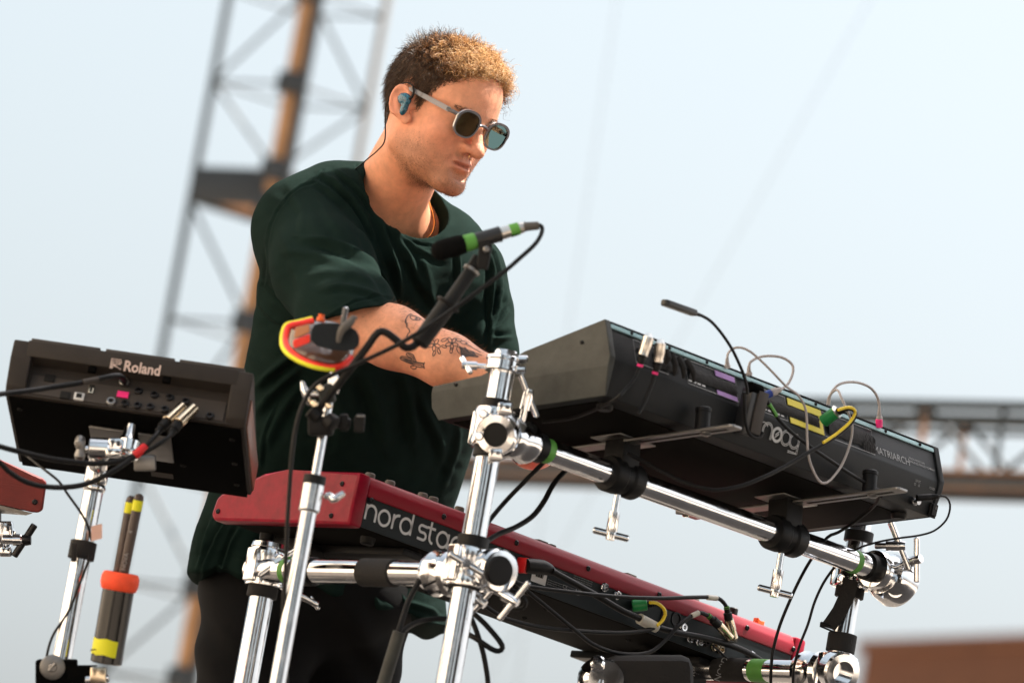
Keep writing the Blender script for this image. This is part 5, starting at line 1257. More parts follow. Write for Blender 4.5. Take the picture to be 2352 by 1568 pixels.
# maker lettering on the lip
p0 = rp(283, 846, po(0, 0, 0), PB_); aa, uu_ = (p0 - PO).dot(PA), (p0 - PO).dot(PU)
mat('print_pale', (.55, .42, .37), .5)
text('Roland', .0235, po(aa, -.0006, uu_ - .0035), PA, PU, 'print_pale', pad, width=.054, offset=.0006)
lgm = MB(); lx, lz = aa - .0195, uu_ - .003
for k in range(4): ribbon(lgm, [(lx + .0012 * k, lz), (lx + .0012 * k, lz + .016 - .002 * k), (lx + .014 - .001 * k, lz + .016 - .002 * k), (lx + .0155 - .001 * k, lz + .012 - .001 * k), (lx + .014 - .001 * k, lz + .008), (lx + .004, lz + .008 - .001 * k), (lx + .016, lz + .0005 * k)], .0010, po(0, -.0006, 0), PA, PU)
lgm.build('maker_logo', 'print_pale', pad)
for zx, zy, m_, k in ((500, 680, 'hole', 0), (605, 690, 'label_white', 1), (700, 635, 'brass_chrome', 2), (380, 550, 'hole', 0)):
    a, h = ra_(zx, zy); sq = MB().box(rpan(a, h, .002), PA * (.0075 if k < 2 else .004), rv * (.0065 if k < 2 else .008), rn * .002, .0008).build('port', m_, pad)
    if k: MB().box(rpan(a, h, .0045), PA * (.004 if k == 1 else .0018), rv * (.0035 if k == 1 else .0055), rn * .0012).build('port_hole', 'hole', sq)
for zx, zy, m_, r in ((950, 580, 'alu', .0078), (850, 730, 'alu', .0072), (955, 745, 'screw', .006), (1605, 840, 'screw', .006), (1060, 650, 'screw', .006), (1180, 680, 'screw', .006), (1300, 700, 'screw', .006), (1420, 730, 'screw', .006), (1050, 760, 'screw', .006), (1150, 770, 'screw', .006), (1260, 790, 'screw', .006)):
    a, h = ra_(zx, zy); MB().lathe(rpan(a, h, 0), rn, [(0, r), (.005, r), (.006, r * .85), (.006, r * .55), (.001, r * .5)], 16).build('jack_socket', m_, pad)
a, h = ra_(940, 680); MB().box(rpan(a, h, .004), PA * .0085, rv * .0055, rn * .0006).build('pink_tape', 'pink_tape', pad)
for a, b in ((.02, .06), (.02, .25), (.34, .06), (.34, .25), (.11, .2), (.26, .2), (.34, .16)): screw(pad, po(a, b, -.0026), -PU, .0045, 'hole')
a_, b_ = .245, .225; MB().box(po(a_ - .02, b_ + .03, -.0032), PA * .017, PB_ * .010, PU * .0003).build('serial_label', 'pad_rubber', pad)
# ---- its stand
sd = empty('pad_stand', vp(px(150, 1480, 8.42), 0), 'chrome post stand with mounting plate under the sampling pad', 'stand')
PsX = px(186, 1280, 8.43)
def zs(v): return zat(PsX, v)
MB().cyl(vp(PsX, .02), vp(PsX, zs(1125)), .0145, 26).build('post', 'chrome', sd)
MB().lathe(vp(PsX, zs(1130)), UP, [(0, .0145), (.004, .0168), (.008, .0172), (.012, .0150), (.016, .0172), (.044, .0172), (.047, .0155)], 26).build('post_sleeve', 'chrome', sd)
MB().lathe(vp(PsX, 0), UP, [(0, .16), (.008, .16), (.014, .05), (.03, .03), (.04, .016)], 32).build('round_base', 'black_rubber', sd)
plate = MB().box(po(.185, .135, -.005), PA * .062, PB_ * .052, PU * .002, .0015).build('mount_plate', 'alu', sd)
MB().cyl(po(.185, .13, -.006), po(.185, .115, -.035), .016, 20, .002, .011).build('plate_hub', 'chrome', sd)
tz = vp(PsX, zs(1075))
MB().cyl(tz, px(228, 1040, 8.42), .0150, 22).build('post_head', 'chrome', sd)
def zp(zx, zy, d): return px(.3 * zx, 705.6 + .3 * zy, d)
MB().cyl(zp(680, 1075, 8.40), zp(840, 1085, 8.40), .0165, 22, .002).build('tilter_barrel', 'chrome', sd)
MB().box(zp(885, 1065, 8.40), CR * .011, CU * .013, CF * .012, .004).build('tilter_jaw', 'chrome', sd); MB().box(zp(870, 1115, 8.39), CR * .012, CU * .007, CF * .010, .003).build('tilter_jaw', 'chrome', sd)
MB().cyl(zp(900, 1090, 8.41), zp(1080, 1095, 8.41), .0085, 16).build('ratchet_shaft', 'chrome', sd)
MB().lathe(zp(985, 1050, 8.41), PU, [(-.012, .016), (.004, .018), (.014, .012), (.03, .010)], 20).build('ball_joint', 'chrome', sd)
MB().box(zp(1110, 1190, 8.42), CR * .016, CU * .012, CF * .010, .003).build('rod_clamp', 'alu', sd); MB().cyl(zp(990, 1120, 8.40), zp(1040, 1130, 8.39), .009, 14).build('eye_bolt', 'chrome', sd)
MB().cyl(zp(585, 1080, 8.40), zp(690, 1085, 8.40), .0055, 14).build('wing_bolt', 'chrome', sd)
MB().tube([zp(618, 1000, 8.395), zp(612, 1040, 8.39), zp(615, 1085, 8.39), zp(612, 1130, 8.39), zp(610, 1165, 8.395)], [.007, .0085, .006, .0085, .006], 12, step=.004).build('wing_nut', 'alu', sd)
MB().lathe(vp(PsX, zs(1284)), UP, [(0, .0185), (.001, .0200), (.026, .0200), (.027, .0185)], 22).build('cable_wrap', 'gaffer', sd)
MB().box(px(170, 1268, 8.40), CR * .004, CU * .014, CF * .006, .002).build('wrap_end', 'gaffer', sd)
mat('paper_tag', (.70, .45, .38), .6); MB().box(px(222, 1222, 8.40), CR * .008 + CU * .002, CU * .011, CF * .0004).build('paper_tag', 'paper_tag', sd)
# ---- stick holder and sticks
mat('stick_dark', (.055, .036, .030), .35, var=(40, .2)); mat('holder_black', (.005, .0048, .0048), .18, var=(35, .5)); mat('neon_rag', (.95, .09, .03), .7, var=(30, .15), bump=(90, .8)); mat('hi_vis', (.72, .70, .01), .5)
DH = 8.36
sh_ = empty('stick_holder', vp(px(245, 1540, DH), px(245, 1540, DH).z), 'black tubular drumstick holder with orange rim and yellow tape clamped to the pad stand', 'stick holder')
HB, HT = px(243, 1524, DH - .004), px(277, 1325, DH); hd_ = (HT - HB).normalized(); Lh = (HT - HB).length
MB().lathe(HB, hd_, [(0, .0), (.0, .019), (.002, .0235), (Lh, .0235), (Lh, .021), (.012, .020), (.012, 0)], 30, close=False).build('tube', 'holder_black', sh_)
MB().lathe(HB + hd_ * (Lh - .020), hd_, [(0, .0240), (.002, .0262), (.010, .0285), (.020, .0282), (.026, .0255), (.027, .0215)], 30).build('rim_wrap', 'neon_rag', sh_)
tp = MB(); e1_ = (-CF - hd_ * (-CF).dot(hd_)).normalized(); e2_ = hd_.cross(e1_); V = []; F = []
for i in range(13):
    an = R_(-95 + 130 * i / 12)
    for t in (.012, .036): V.append(HB + hd_ * (t + .001 * math.sin(i)) + (e1_ * math.cos(an) - e2_ * math.sin(an) * -1) * .0241)
for i in range(12): F.append((2 * i, 2 * i + 2, 2 * i + 3, 2 * i + 1))
tp.add(V, F).build('yellow_tape', 'hi_vis', sh_)
mk = MB()
for k, (du, dv) in enumerate(((0, 0), (6, -1), (3, 9))): mk.tube([px(208 + du, 1494 + dv, DH - .027), px(211 + du, 1490 + dv, DH - .027), px(214 + du, 1494 + dv, DH - .027)], .0008, 6, step=.002)
mk.build('tape_scribble', 'hole', sh_)
MB().box(px(130, 1545, DH + .02), CR * .030, CU * .020, CF * .018, .003).build('clamp_body', 'pad_black', sh_); MB().box(px(190, 1552, DH + .015), CR * .022, CU * .016, CF * .014, .003).build('clamp_arm', 'pad_black', sh_)
kn_ = MB().lathe(px(120, 1531, DH + .004), -CF + CR * .15, [(0, .0170), (.001, .0185), (.006, .0185), (.007, .0170), (.0072, .006), (.014, .0065), (.016, .005), (.0162, 0)], 28).build('thumb_disc', 'alu', sh_)
MB().cyl(px(112, 1540, DH - .010), px(128, 1522, DH - .010), .003, 10).build('disc_bar', 'alu', kn_)
MB().box(px(226, 1552, DH - .004), CR * .012, CU * .014, CF * .010, .003).build('hinge', 'brass_chrome', sh_); MB().cyl(px(196, 1560, DH - .004), px(250, 1556, DH - .004), .006, 14).build('hinge_pin', 'chrome', sh_)
for (ub, vb, ut, vt, dd_, lb, tx) in ((258, 1390, 303, 1138, .010, 'dark drumstick with yellow tip band, the lower of two in the holder', 0), (268, 1395, 321, 1133, -.004, 'dark drumstick with yellow tip band and pale lettering, the taller of two', 1)):
    A_, B__ = px(ub, vb, DH + dd_), px(ut, vt, DH + dd_); sdv = (B__ - A_).normalized(); Ls = (B__ - A_).length
    stk = empty('drumstick', A_, lb, 'drumstick', 'drumsticks in the holder')
    MB().lathe(A_, sdv, [(0, .006), (.003, .0072), (Ls - .008, .0072), (Ls - .003, .0060), (Ls - .0005, .0030), (Ls, .0005)], 18).build('shaft', 'stick_dark', stk)
    MB().lathe(A_ + sdv * (Ls - .026), sdv, [(0, .0072), (.0003, .0075), (.0155, .0075), (.0158, .0072)], 18).build('tip_band', 'hi_vis', stk)
    if tx:
        ey_ = (-CR); o_ = A_ + sdv * (Ls - .115) - CF * .0074 + CR * .001
        text('NOVA', .009, o_ - CR * -.001, sdv, (CU * 0 - CR + sdv * sdv.dot(CR)).normalized(), 'label_grey', stk, 'stick_print'); text('4', .009, o_ + sdv * .055, sdv, (-CR + sdv * sdv.dot(CR)).normalized(), 'label_grey', stk, 'stick_print')
# ================================================================== RED WOODEN SYNTH END AT THE LEFT EDGE
DW = 8.95
wsy = empty('wooden_synthesizer', px(-60, 1160, DW + .2), 'red-stained wooden end of another synthesizer reaching in beside the sampling pad', 'synthesizer')
def wp(pts): return [((u - 40) / FPX * DW, -(v - 1110) / FPX * DW) for u, v in pts]
MB().prism(wp([(-220, 958), (0, 1056), (97, 1098), (106, 1107), (97, 1171), (88, 1177), (72, 1176), (0, 1158), (-220, 1095)]), px(40, 1110, DW), CR, CU, CF * .018, .0025).build('end_cheek', 'red_wood', wsy)
MB().prism(wp([(-220, 968), (0, 1064), (90, 1104), (80, 1174), (-60, 1150), (-220, 1105)]), px(40, 1110, DW + .019), CR, CU, (CF * .9 - CR * .45) * .5, .002).build('body', 'pad_rubber', wsy)
MB().prism(wp([(-220, 1098), (0, 1160), (76, 1178), (60, 1183), (-220, 1112)]), px(40, 1110, DW + .02), CR, CU, (CF * .9 - CR * .45) * .45, 0).build('bottom_plate', 'alu', wsy)
screw(wsy, px(80, 1152, DW - .0005), -CF, .0045, 'screw')
wst = empty('keyboard_stand', vp(px(-30, 1400, DW + .1), 0), 'chrome clamp with T-handle of the stand below the red wooden synthesizer', 'stand')
PwX = px(-28, 1240, DW + .1)
MB().cyl(vp(PwX, 0), vp(PwX, zat(PwX, 1195)), TR, 24).build('upright_pole', 'chrome', wst)
cl = MB().lathe(vp(PwX, zat(PwX, 1268)), UP, [(0, TR), (.002, .034), (.012, .042), (.020, .038), (.030, .038), (.040, .042), (.050, .034), (.052, TR)], 26).build('clamp', 'chrome', wst)
MB().box(px(12, 1222, DW + .08), CR * .012, CU * .018, CF * .015, .004).build('clamp_ear', 'chrome', cl); MB().box(px(14, 1266, DW + .08), CR * .010, CU * .008, CF * .012, .003).build('clamp_ear', 'chrome', cl)
MB().cyl(px(5, 1238, DW + .06), px(60, 1240, DW + .06), .0075, 16).lathe(px(30, 1239, DW + .06), CR, [(0, .0095), (.012, .0095), (.014, .008)], 16).build('wing_bolt', 'chrome', cl)
MB().cyl(px(80, 1204, DW + .06), px(32, 1277, DW + .06), .0058, 14, .0015).lathe(px(60, 1239, DW + .06), CR, [(-.008, .007), (0, .0095), (.008, .0080)], 14).build('handle', 'screw', cl)
MB().box(px(5, 1160, DW + .2), CR * .05, CF * .1, CU * .005, .002).box(px(-28, 1180, DW + .12), CR * .02, CF * .02, CU * .02, .002).build('support_arm', 'black_rubber', wst)
# ================================================================== GOOSENECK LAMP
lamp = empty('gooseneck_lamp', rp(1732, 1000, low(0, 0), nlow, .02), 'small black gooseneck clip lamp attached to the synthesizer\'s rear', 'lamp')
def MP(pts, off=.02): return [rp(u, v, low(0, 0), nlow, off) for u, v in pts]
hA, hB = rp(1523, 694, low(0, 0), nlow, .03), rp(1597, 720, low(0, 0), nlow, .03); hx = (hB - hA).normalized(); hy = (CU - hx * CU.dot(hx)).normalized(); hz = hx.cross(hy); HLn = (hB - hA).length
MB().prism([(0, -.004), (.004, -.008), (HLn - .004, -.0078), (HLn, -.004), (HLn, .004), (HLn - .004, .0078), (.004, .008), (0, .004)], hA - hy * .0045, hx, hz, hy * .0095, .0025).build('head', 'mic_body', lamp)
MB().tube([hB - hx * .004, hB + hx * .004] + MP([(1612, 725), (1633, 738), (1657, 765), (1681, 801), (1699, 838), (1710, 866), (1716, 892), (1717, 905)], .03), [.0045, .0030] + [.0024] * 8, 10, step=.004).build('neck', 'black_rubber', lamp)
cA = rp(1728, 948, low(0, 0), nlow, .022)
MB().box(rp(1716, 945, low(0, 0), nlow, .015), MA * .011, lowv * .036, nlow * .011, .003).build('clip_body', 'mic_body', lamp)
MB().box(rp(1742, 948, low(0, 0), nlow, .026), MA * .0115, lowv * .033, nlow * .0035, .0015).build('clip_jaw', 'pad_rubber', lamp)
MB().tube(MP([(1710, 900), (1711, 950), (1716, 985), (1728, 1002), (1745, 1003), (1752, 992)], .026), .0028, 10, step=.004).build('clip_spring', 'black_rubber', lamp)
MB().lathe(rp(1735, 893, low(0, 0), nlow, .02), MA, [(-.014, .008), (-.012, .009), (.010, .009), (.013, .007)], 16).build('clip_hinge', 'pad_black', lamp)
# ================================================================== CABLES AND PLUGS
def cable(pts, r, m, label, name='cable', cat='cable', n=10, group=None): return MB().tube(pts, r, n).build(name, m, None, label, cat, group)
def NP(pts, off=.02): return [rp(u, v, kn(0, 0, 0), -NB, off) for u, v in pts]
def plug(parent, A_, B__, r0, r1, m, nm='plug', n=18):
    A_, B__ = Vector(A_), Vector(B__); L = (B__ - A_).length
    return MB().lathe(A_, B__ - A_, [(0, r0 * .8), (.0012, r0), (L * .55, r0), (L * .6, r1), (L - .001, r1), (L, r1 * .85)], n).build(nm, m, parent)
# two silver jack plugs on the synth's rear, their leads run beneath it
for k, (top, mid, boot, path, lb) in enumerate((((1490, 774), (1475, 818), (1470, 840), [(1470, 840), (1457, 868), (1437, 893), (1417, 914), (1381, 934), (1327, 956), (1290, 964), (1246, 968)], 'black lead with silver right-angle plug at the synthesizer\'s corner, running along its underside'), ((1517, 787), (1511, 833), (1504, 858), [(1504, 858), (1498, 880), (1489, 902), (1480, 924), (1466, 950)], 'black lead with silver right-angle plug hanging straight down the synthesizer\'s rear'))):
    c_ = empty('patch_lead', rp(*boot, low(0, 0), nlow, .02), lb, 'cable')
    P1, P2, P3 = rp(*top, low(0, 0), nlow, .028), rp(*mid, low(0, 0), nlow, .028), rp(*boot, low(0, 0), nlow, .026)
    plug(c_, P1, P2, .0085, .0078, 'satin_silver'); plug(c_, P2, P3, .0062, .0045, 'black_rubber', 'boot')
    MB().cyl(P1 + (P2 - P1) * .2, rp(*top, low(0, 0), nlow, .0), .0065, 14).build('plug_tip', 'satin_silver', c_)
    MB().lathe(P3 - (P3 - P2).normalized() * .003, (P3 - P2), [(0, .0048), (.004, .0048)], 12).build('pink_band', 'pink_tape', c_)
    pp = MP(path, .026); 
    if k == 0: pp = pp[:4] + [rp(u, v, mo(0, 0, 0), MU, -.006) for u, v in path[4:]]
    MB().tube(pp, .0032 if k else .0026, 10).build('lead', 'black_rubber', c_)
# gaffered bundle of jacks between the plugs and the purple labels
for k, (u0, v0, u1, v1) in enumerate(((1541, 812, 1549, 862), (1556, 820, 1570, 868), (1575, 826, 1594, 876), (1530, 806, 1528, 836))):
    A_, B__ = rp(u0, v0, low(0, 0), nlow, .012), rp(u1, v1, low(0, 0), nlow, .016)
    MB().tube([A_, (A_ + B__) / 2 + nlow * .006, B__], [.0055, .0048, .0022], 10).build('jack_bundle', 'gaffer', syn)
# grey patch cables
gA = empty('patch_cable', rp(1671, 838, upp(0, 0), nup, 0), 'long pale grey patch cable looping below the synthesizer\'s rear edge and back up', 'cable')
ptsA = [(1671, 824), (1672, 812), (1684, 800), (1702, 798), (1723, 807), (1750, 830), (1777, 857), (1807, 888), (1831, 905), (1848, 932), (1853, 962), (1854, 1009), (1858, 1050), (1868, 1080), (1881, 1103), (1893, 1109), (1908, 1101), (1932, 1070), (1949, 1030), (1957, 996), (1956, 969), (1946, 942), (1932, 912), (1927, 899), (1920, 895), (1910, 903), (1903, 915), (1901, 930)]
offA = [-.02, -.02, -.02, -.01, 0, .01, .02, .025, .028, .03, .03, .03, .032, .034, .036, .036, .036, .034, .032, .03, .03, .025, .012, .0, -.01, -.02, -.025, -.025]
MB().tube([rp(u, v, low(0, 0), nlow, o_) for (u, v), o_ in zip(ptsA, offA)], .0019, 10).build('lead', 'grey_cable', gA)
def boot(parent, u, v0, v1, off, m='grey_cable', r=.0048, ridges=True):
    A_, B__ = rp(u, v1, low(0, 0), nlow, off), rp(u + (v1 - v0) * -.05, v0, low(0, 0), nlow, off); L = (B__ - A_).length; d = (B__ - A_)
    pr = [(0, r), (L * .28, r)]
    for k in range(4): t = L * (.32 + .16 * k); pr += [(t, r * (.82 - .08 * k)), (t + L * .07, r * (.82 - .08 * k)), (t + L * .08, r * (.60 - .06 * k)), (t + L * .14, r * (.60 - .06 * k))]
    MB().lathe(A_, d, pr + [(L, r * .45)], 14).build('boot', m, parent)
boot(gA, 1671, 822, 845, -.02)
gB = empty('patch_cable', rp(1721, 858, upp(0, 0), nup, 0), 'short grey patch cable arching over the synthesizer with a blue-banded plug', 'cable')
ptsB = [(1721, 842), (1722, 834), (1728, 828), (1741, 821), (1763, 817), (1794, 820), (1814, 831), (1822, 844), (1819, 864), (1807, 885), (1790, 895)]; offB = [-.02, -.02, -.02, -.02, -.015, -.01, -.005, 0, .005, .01, .015]
MB().tube([rp(u, v, low(0, 0), nlow, o_) for (u, v), o_ in zip(ptsB, offB)], .0021, 10).build('lead', 'grey_cable', gB); boot(gB, 1721, 840, 862, -.02)
mat('blue_band', (.02, .05, .28), .4)
plug(gB, rp(1771, 902, low(0, 0), nlow, .012), rp(1793, 894, low(0, 0), nlow, .016), .0060, .0042, 'grey_cable', 'plug_body'); plug(gB, rp(1757, 908, low(0, 0), nlow, .008), rp(1772, 902, low(0, 0), nlow, .012), .0062, .0062, 'blue_band', 'plug_band')
gC = empty('patch_cable', rp(2019, 972, upp(0, 0), nup, 0), 'pale grey patch cable arching above the synthesizer with a neon pink banded plug', 'cable')
ptsC = [(1904, 930), (1905, 916), (1909, 903), (1922, 886), (1942, 878), (1969, 878), (1996, 888), (2012, 905), (2019, 925), (2020, 944)]
MB().tube([rp(u, v, low(0, 0), nlow, -.024) for u, v in ptsC], .0021, 10).build('lead', 'grey_cable', gC); boot(gC, 2020, 941, 963, -.024)
plug(gC, rp(2019, 982, low(0, 0), nlow, -.024), rp(2019, 962, low(0, 0), nlow, -.024), .0057, .0057, 'pink_tape', 'plug_band')
# green plug with the long black and yellow lead
gD = empty('audio_lead', rp(1905, 960, upp(0, 0), nup, 0), 'black lead with yellow stripe and green-taped plug drooping across the synthesizer\'s rear', 'cable')
plug(gD, rp(1890, 968, low(0, 0), nlow, .0), rp(1923, 944, low(0, 0), nlow, .022), .0098, .0098, 'green_plug', 'green_sleeve'); MB().lathe(rp(1920, 946, low(0, 0), nlow, .020), rp(1923, 944, low(0, 0), nlow, .022) - rp(1920, 946, low(0, 0), nlow, .020), [(0, .0098), (.0008, .0106), (.0022, .0106), (.003, .007)], 18).build('sleeve_ring', 'satin_silver', gD)
plug(gD, rp(1922, 946, low(0, 0), nlow, .022), rp(1951, 936, low(0, 0), nlow, .034), .0058, .0042, 'black_rubber', 'boot')
yl = [(1925, 941), (1940, 936), (1952, 935), (1961, 939), (1964, 949), (1952, 969), (1925, 993), (1891, 1016)]
MB().tube(MP(yl, .040), .0024, 10).build('yellow_stripe', 'yellow_wrap', gD)
bl_ = [(1948, 937), (1960, 941), (1965, 952), (1954, 972), (1926, 997), (1891, 1020), (1858, 1038), (1804, 1070), (1756, 1094), (1706, 1114), (1655, 1124), (1621, 1122), (1572, 1107), (1524, 1084), (1480, 1060), (1440, 1040)]
MB().tube(MP(bl_[:9], .036) + [rp(u, v, mo(0, 0, 0), MU, -.022) if False else rp(u, v, low(0, 0), nlow, o_) for (u, v), o_ in zip(bl_[9:], (.03, .02, .01, -.02, -.05, -.08, -.1))], .0032, 10).build('lead', 'black_rubber', gD)
gE = empty('patch_lead', rp(1763, 920, low(0, 0), nlow, .02), 'thin black lead with green tape crossing the synthesizer\'s logo down to the support arm', 'cable')
MB().tube(MP([(1745, 893), (1756, 908), (1764, 924), (1777, 946), (1797, 972), (1831, 1003), (1875, 1035), (1912, 1060), (1952, 1087), (1993, 1111), (2018, 1126), (2025, 1140)], .024), .0030, 10).build('lead', 'black_rubber', gE)
MB().tube(MP([(1766, 927), (1774, 940), (1783, 954)], .024), .0034, 10).build('green_band', 'green_tape', gE)
# power lead of the synth
gF = empty('power_lead', rp(2110, 1141, low(0, 0), nlow, .02), 'thin black power lead curving from the synthesizer\'s socket round its right end', 'cable')
A_, B__ = rp(2106, 1143, low(0, 0), nlow, .016), rp(2156, 1139, low(0, 0), nlow, .030); L = (B__ - A_).length
pr = [(0, .0052), (.002, .0056), (L * .6, .0054)]
for k in range(5): t = L * (.62 + .07 * k); pr += [(t, .0052 - .0004 * k), (t + L * .035, .0052 - .0004 * k), (t + L * .036, .0042 - .0004 * k)]
MB().lathe(A_, B__ - A_, pr + [(L, .002)], 16).build('plug', 'black_rubber', gF)
ptsF = [(2154, 1139), (2170, 1139), (2180, 1150), (2182, 1168), (2173, 1194), (2146, 1218), (2110, 1229), (2066, 1235), (2021, 1243), (1979, 1255), (1962, 1264), (1945, 1262)]
MB().tube([rp(u, v, low(0, 0), nlow, o_) for (u, v), o_ in zip(ptsF, (.03, .032, .03, .028, .026, .02, .01, 0, -.02, -.04, -.05, -.06))], .0017, 8).build('lead', 'black_rubber', gF)
cable([rp(u, v, low(0, 0), nlow, o_) for u, v, o_ in ((2020, 1130, .02), (2016, 1150, .0), (1998, 1170, -.03), (1961, 1199, -.06), (1925, 1222, -.09), (1900, 1234, -.1))] + [px(u, v, 9.08) for u, v in ((1865, 1281), (1838, 1328), (1814, 1379), (1791, 1436), (1776, 1492), (1771, 1538), (1770, 1600))], .0026, 'black_rubber', 'thin black cable hanging from under the synthesizer to the lower crossbar')
cable([px(u, v, 9.06) for u, v in ((1935, 1285), (1917, 1302), (1892, 1337), (1871, 1382), (1856, 1432), (1838, 1478), (1827, 1516), (1822, 1548), (1821, 1600))], .0022, 'black_rubber', 'thin black cable hanging beside the right upright past the stage piano\'s end')
# stage piano leads
gG = empty('mains_lead', NP([(1235, 1300)], .02)[0], 'thick black mains lead with red-collared plug in the stage piano\'s rear', 'cable')
A_, B__ = NP([(1196, 1300)], .004)[0], NP([(1272, 1310)], .030)[0]
MB().box(NP([(1200, 1298)], .010)[0], NA * .0045, NU * .0125, NB * .011, .002).build('red_collar', 'red_plastic', gG)
MB().tube(NP([(1206, 1298), (1225, 1300), (1245, 1302), (1262, 1308), (1273, 1314)], .018), [.0115, .0125, .0120, .0095, .005], 14, step=.006).build('plug', 'black_rubber', gG)
MB().tube(NP([(1268, 1311), (1312, 1335), (1377, 1371), (1426, 1400), (1468, 1419), (1507, 1438), (1556, 1452), (1621, 1465), (1686, 1484), (1728, 1504), (1764, 1529), (1782, 1556), (1790, 1600)], .026), .0052, 12).build('lead', 'black_rubber', gG)
MB().tube(NP([(1469, 1420), (1488, 1430), (1507, 1440)], .026), .0088, 14).build('clear_sleeve', 'clear_tube', gG)
for lb, path, bootp, tip, tagp in (('black audio lead with label sleeve running straight to the stage piano\'s upper silver plug', [(1130, 1310), (1198, 1341), (1247, 1351), (1312, 1359), (1377, 1366), (1442, 1371), (1523, 1373), (1588, 1371), (1637, 1371), (1656, 1377), (1667, 1390), (1670, 1398)], [(1669, 1393), (1674, 1424)], [(1673, 1420), (1686, 1466)], [(1624, 1371), (1647, 1373)]),
                                    ('black audio lead drooping under the stage piano up to its lower silver plug', [(1130, 1300), (1192, 1341), (1224, 1367), (1280, 1413), (1319, 1445), (1361, 1478), (1410, 1497), (1458, 1502), (1497, 1494), (1530, 1468), (1556, 1439), (1585, 1416), (1605, 1406), (1622, 1411), (1630, 1417)], [(1627, 1413), (1651, 1435)], [(1649, 1432), (1678, 1464)], [(1588, 1414), (1605, 1406)])):
    c_ = empty('audio_lead', NP([path[-1]], .03)[0], lb, 'cable')
    MB().tube(NP(path, .036), .0034, 10).build('lead', 'black_rubber', c_)
    P = NP(bootp, .036); plug(c_, P[1], P[0], .0072, .0050, 'black_rubber', 'boot'); P = NP(tip, .034); plug(c_, P[0], P[1], .0080, .0072, 'brass_chrome', 'plug')
    MB().cyl(P[1] - (P[1] - P[0]) * .12, NP([tip[1]], .002)[0], .0070, 14).build('plug_tip', 'brass_chrome', c_)
    MB().lathe(NP([bootp[0]], .036)[0], NP(bootp, .036)[1] - NP(bootp, .036)[0], [(-.001, .0045), (.003, .0052)], 12).build('green_band', 'green_tape', c_)
    T_ = NP(tagp, .036); MB().cyl(T_[0], T_[1], .0044, 12).build('label_sleeve', 'clear_tube', c_)
gH = empty('audio_lead', NP([(1480, 1388)], .02)[0], 'black lead with yellow stripe and green plug looping back along the stage piano\'s underside', 'cable')
P = NP([(1452, 1391)], .004) + NP([(1486, 1387)], .020); plug(gH, P[0], P[1], .0100, .0100, 'green_plug', 'green_sleeve'); P = NP([(1484, 1387)], .020) + NP([(1508, 1385)], .03); plug(gH, P[0], P[1], .0062, .0048, 'black_rubber', 'boot')
MB().tube(NP([(1493, 1383), (1509, 1384), (1524, 1396), (1528, 1411), (1519, 1427), (1508, 1436)], .034), .0028, 10).build('yellow_stripe', 'yellow_wrap', gH)
MB().tube(NP([(1500, 1386), (1512, 1387), (1526, 1399), (1529, 1412), (1521, 1428), (1501, 1441), (1468, 1449), (1410, 1452), (1312, 1447), (1247, 1440), (1198, 1430), (1150, 1414), (1100, 1380)], .030), .0036, 10).build('lead', 'black_rubber', gH)
cable(NP([(1637, 1481), (1655, 1497), (1670, 1511), (1702, 1528), (1754, 1541), (1780, 1552), (1800, 1600)], .020), .0020, 'black_rubber', 'thin black lead hanging below the stage piano\'s silver plugs')
cable([px(u, v, d) for u, v, d in ((1290, 1020, 8.75), (1248, 1062, 8.72), (1200, 1110, 8.70), (1160, 1152, 8.68), (1128, 1190, 8.62), (1090, 1240, 8.55))], .0036, 'black_rubber', 'straight black cable slanting from under the synthesizer to the centre upright')
cable([px(u, v, d) for u, v, d in ((1340, 1030, 8.78), (1305, 1073, 8.75), (1272, 1110, 8.72), (1250, 1150, 8.68), (1224, 1184, 8.66), (1186, 1209, 8.62), (1145, 1226, 8.58), (1115, 1245, 8.52))], .0042, 'black_rubber', 'curved black cable sagging from under the synthesizer behind the centre upright')
cable([px(u, v, d) for u, v, d in ((1060, 1272, 8.55), (1029, 1273, 8.5), (997, 1278, 8.46), (978, 1298, 8.44), (965, 1328, 8.43), (938, 1380, 8.42), (923, 1425, 8.41), (912, 1460, 8.40), (900, 1500, 8.4))], .0042, 'black_rubber', 'black cable dropping from the lower clamp into a dark sleeve')
cable([px(u, v, d) for u, v, d in ((1058, 1290, 8.55), (1035, 1282, 8.5), (1005, 1290, 8.44), (990, 1312, 8.43), (1003, 1335, 8.43), (1040, 1338, 8.47), (1070, 1330, 8.5))], .0040, 'black_rubber', 'small black cable loop beside the lower clamp')
cable([px(u, v, d) for u, v, d in ((1060, 1425, 8.5), (1026, 1420, 8.47), (972, 1424, 8.45), (936, 1440, 8.42), (920, 1460, 8.40), (908, 1490, 8.4))], .0040, 'black_rubber', 'black cable curving from behind the centre upright into a dark sleeve')
MB().tube([px(917, 1450, 8.40), px(905, 1490, 8.40), (px(882, 1566, 8.40)), px(868, 1612, 8.4)], [.0095, .0098, .0098, .0098], 14).build('cable_sleeve', 'synth_side', None, 'dark fabric cable sleeve hanging in front of the black trousers', 'cable sleeve')
cable([px(u, v, d) for u, v, d in ((1070, 1390, 8.5), (1086, 1406, 8.46), (1116, 1434, 8.45), (1148, 1472, 8.44), (1154, 1487, 8.44), (1146, 1494, 8.44), (1130, 1490, 8.44), (1094, 1466, 8.45), (1075, 1455, 8.47), (1060, 1440, 8.5))], .0042, 'black_rubber', 'flat black cable loop sticking out beside the centre upright')
cable([px(u, v, d) for u, v, d in ((1078, 1410, 8.47), (1092, 1442, 8.45), (1107, 1488, 8.45), (1116, 1530, 8.45), (1121, 1570, 8.45), (1124, 1640, 8.45))], .0040, 'black_rubber', 'black cable hanging straight down beside the centre upright')
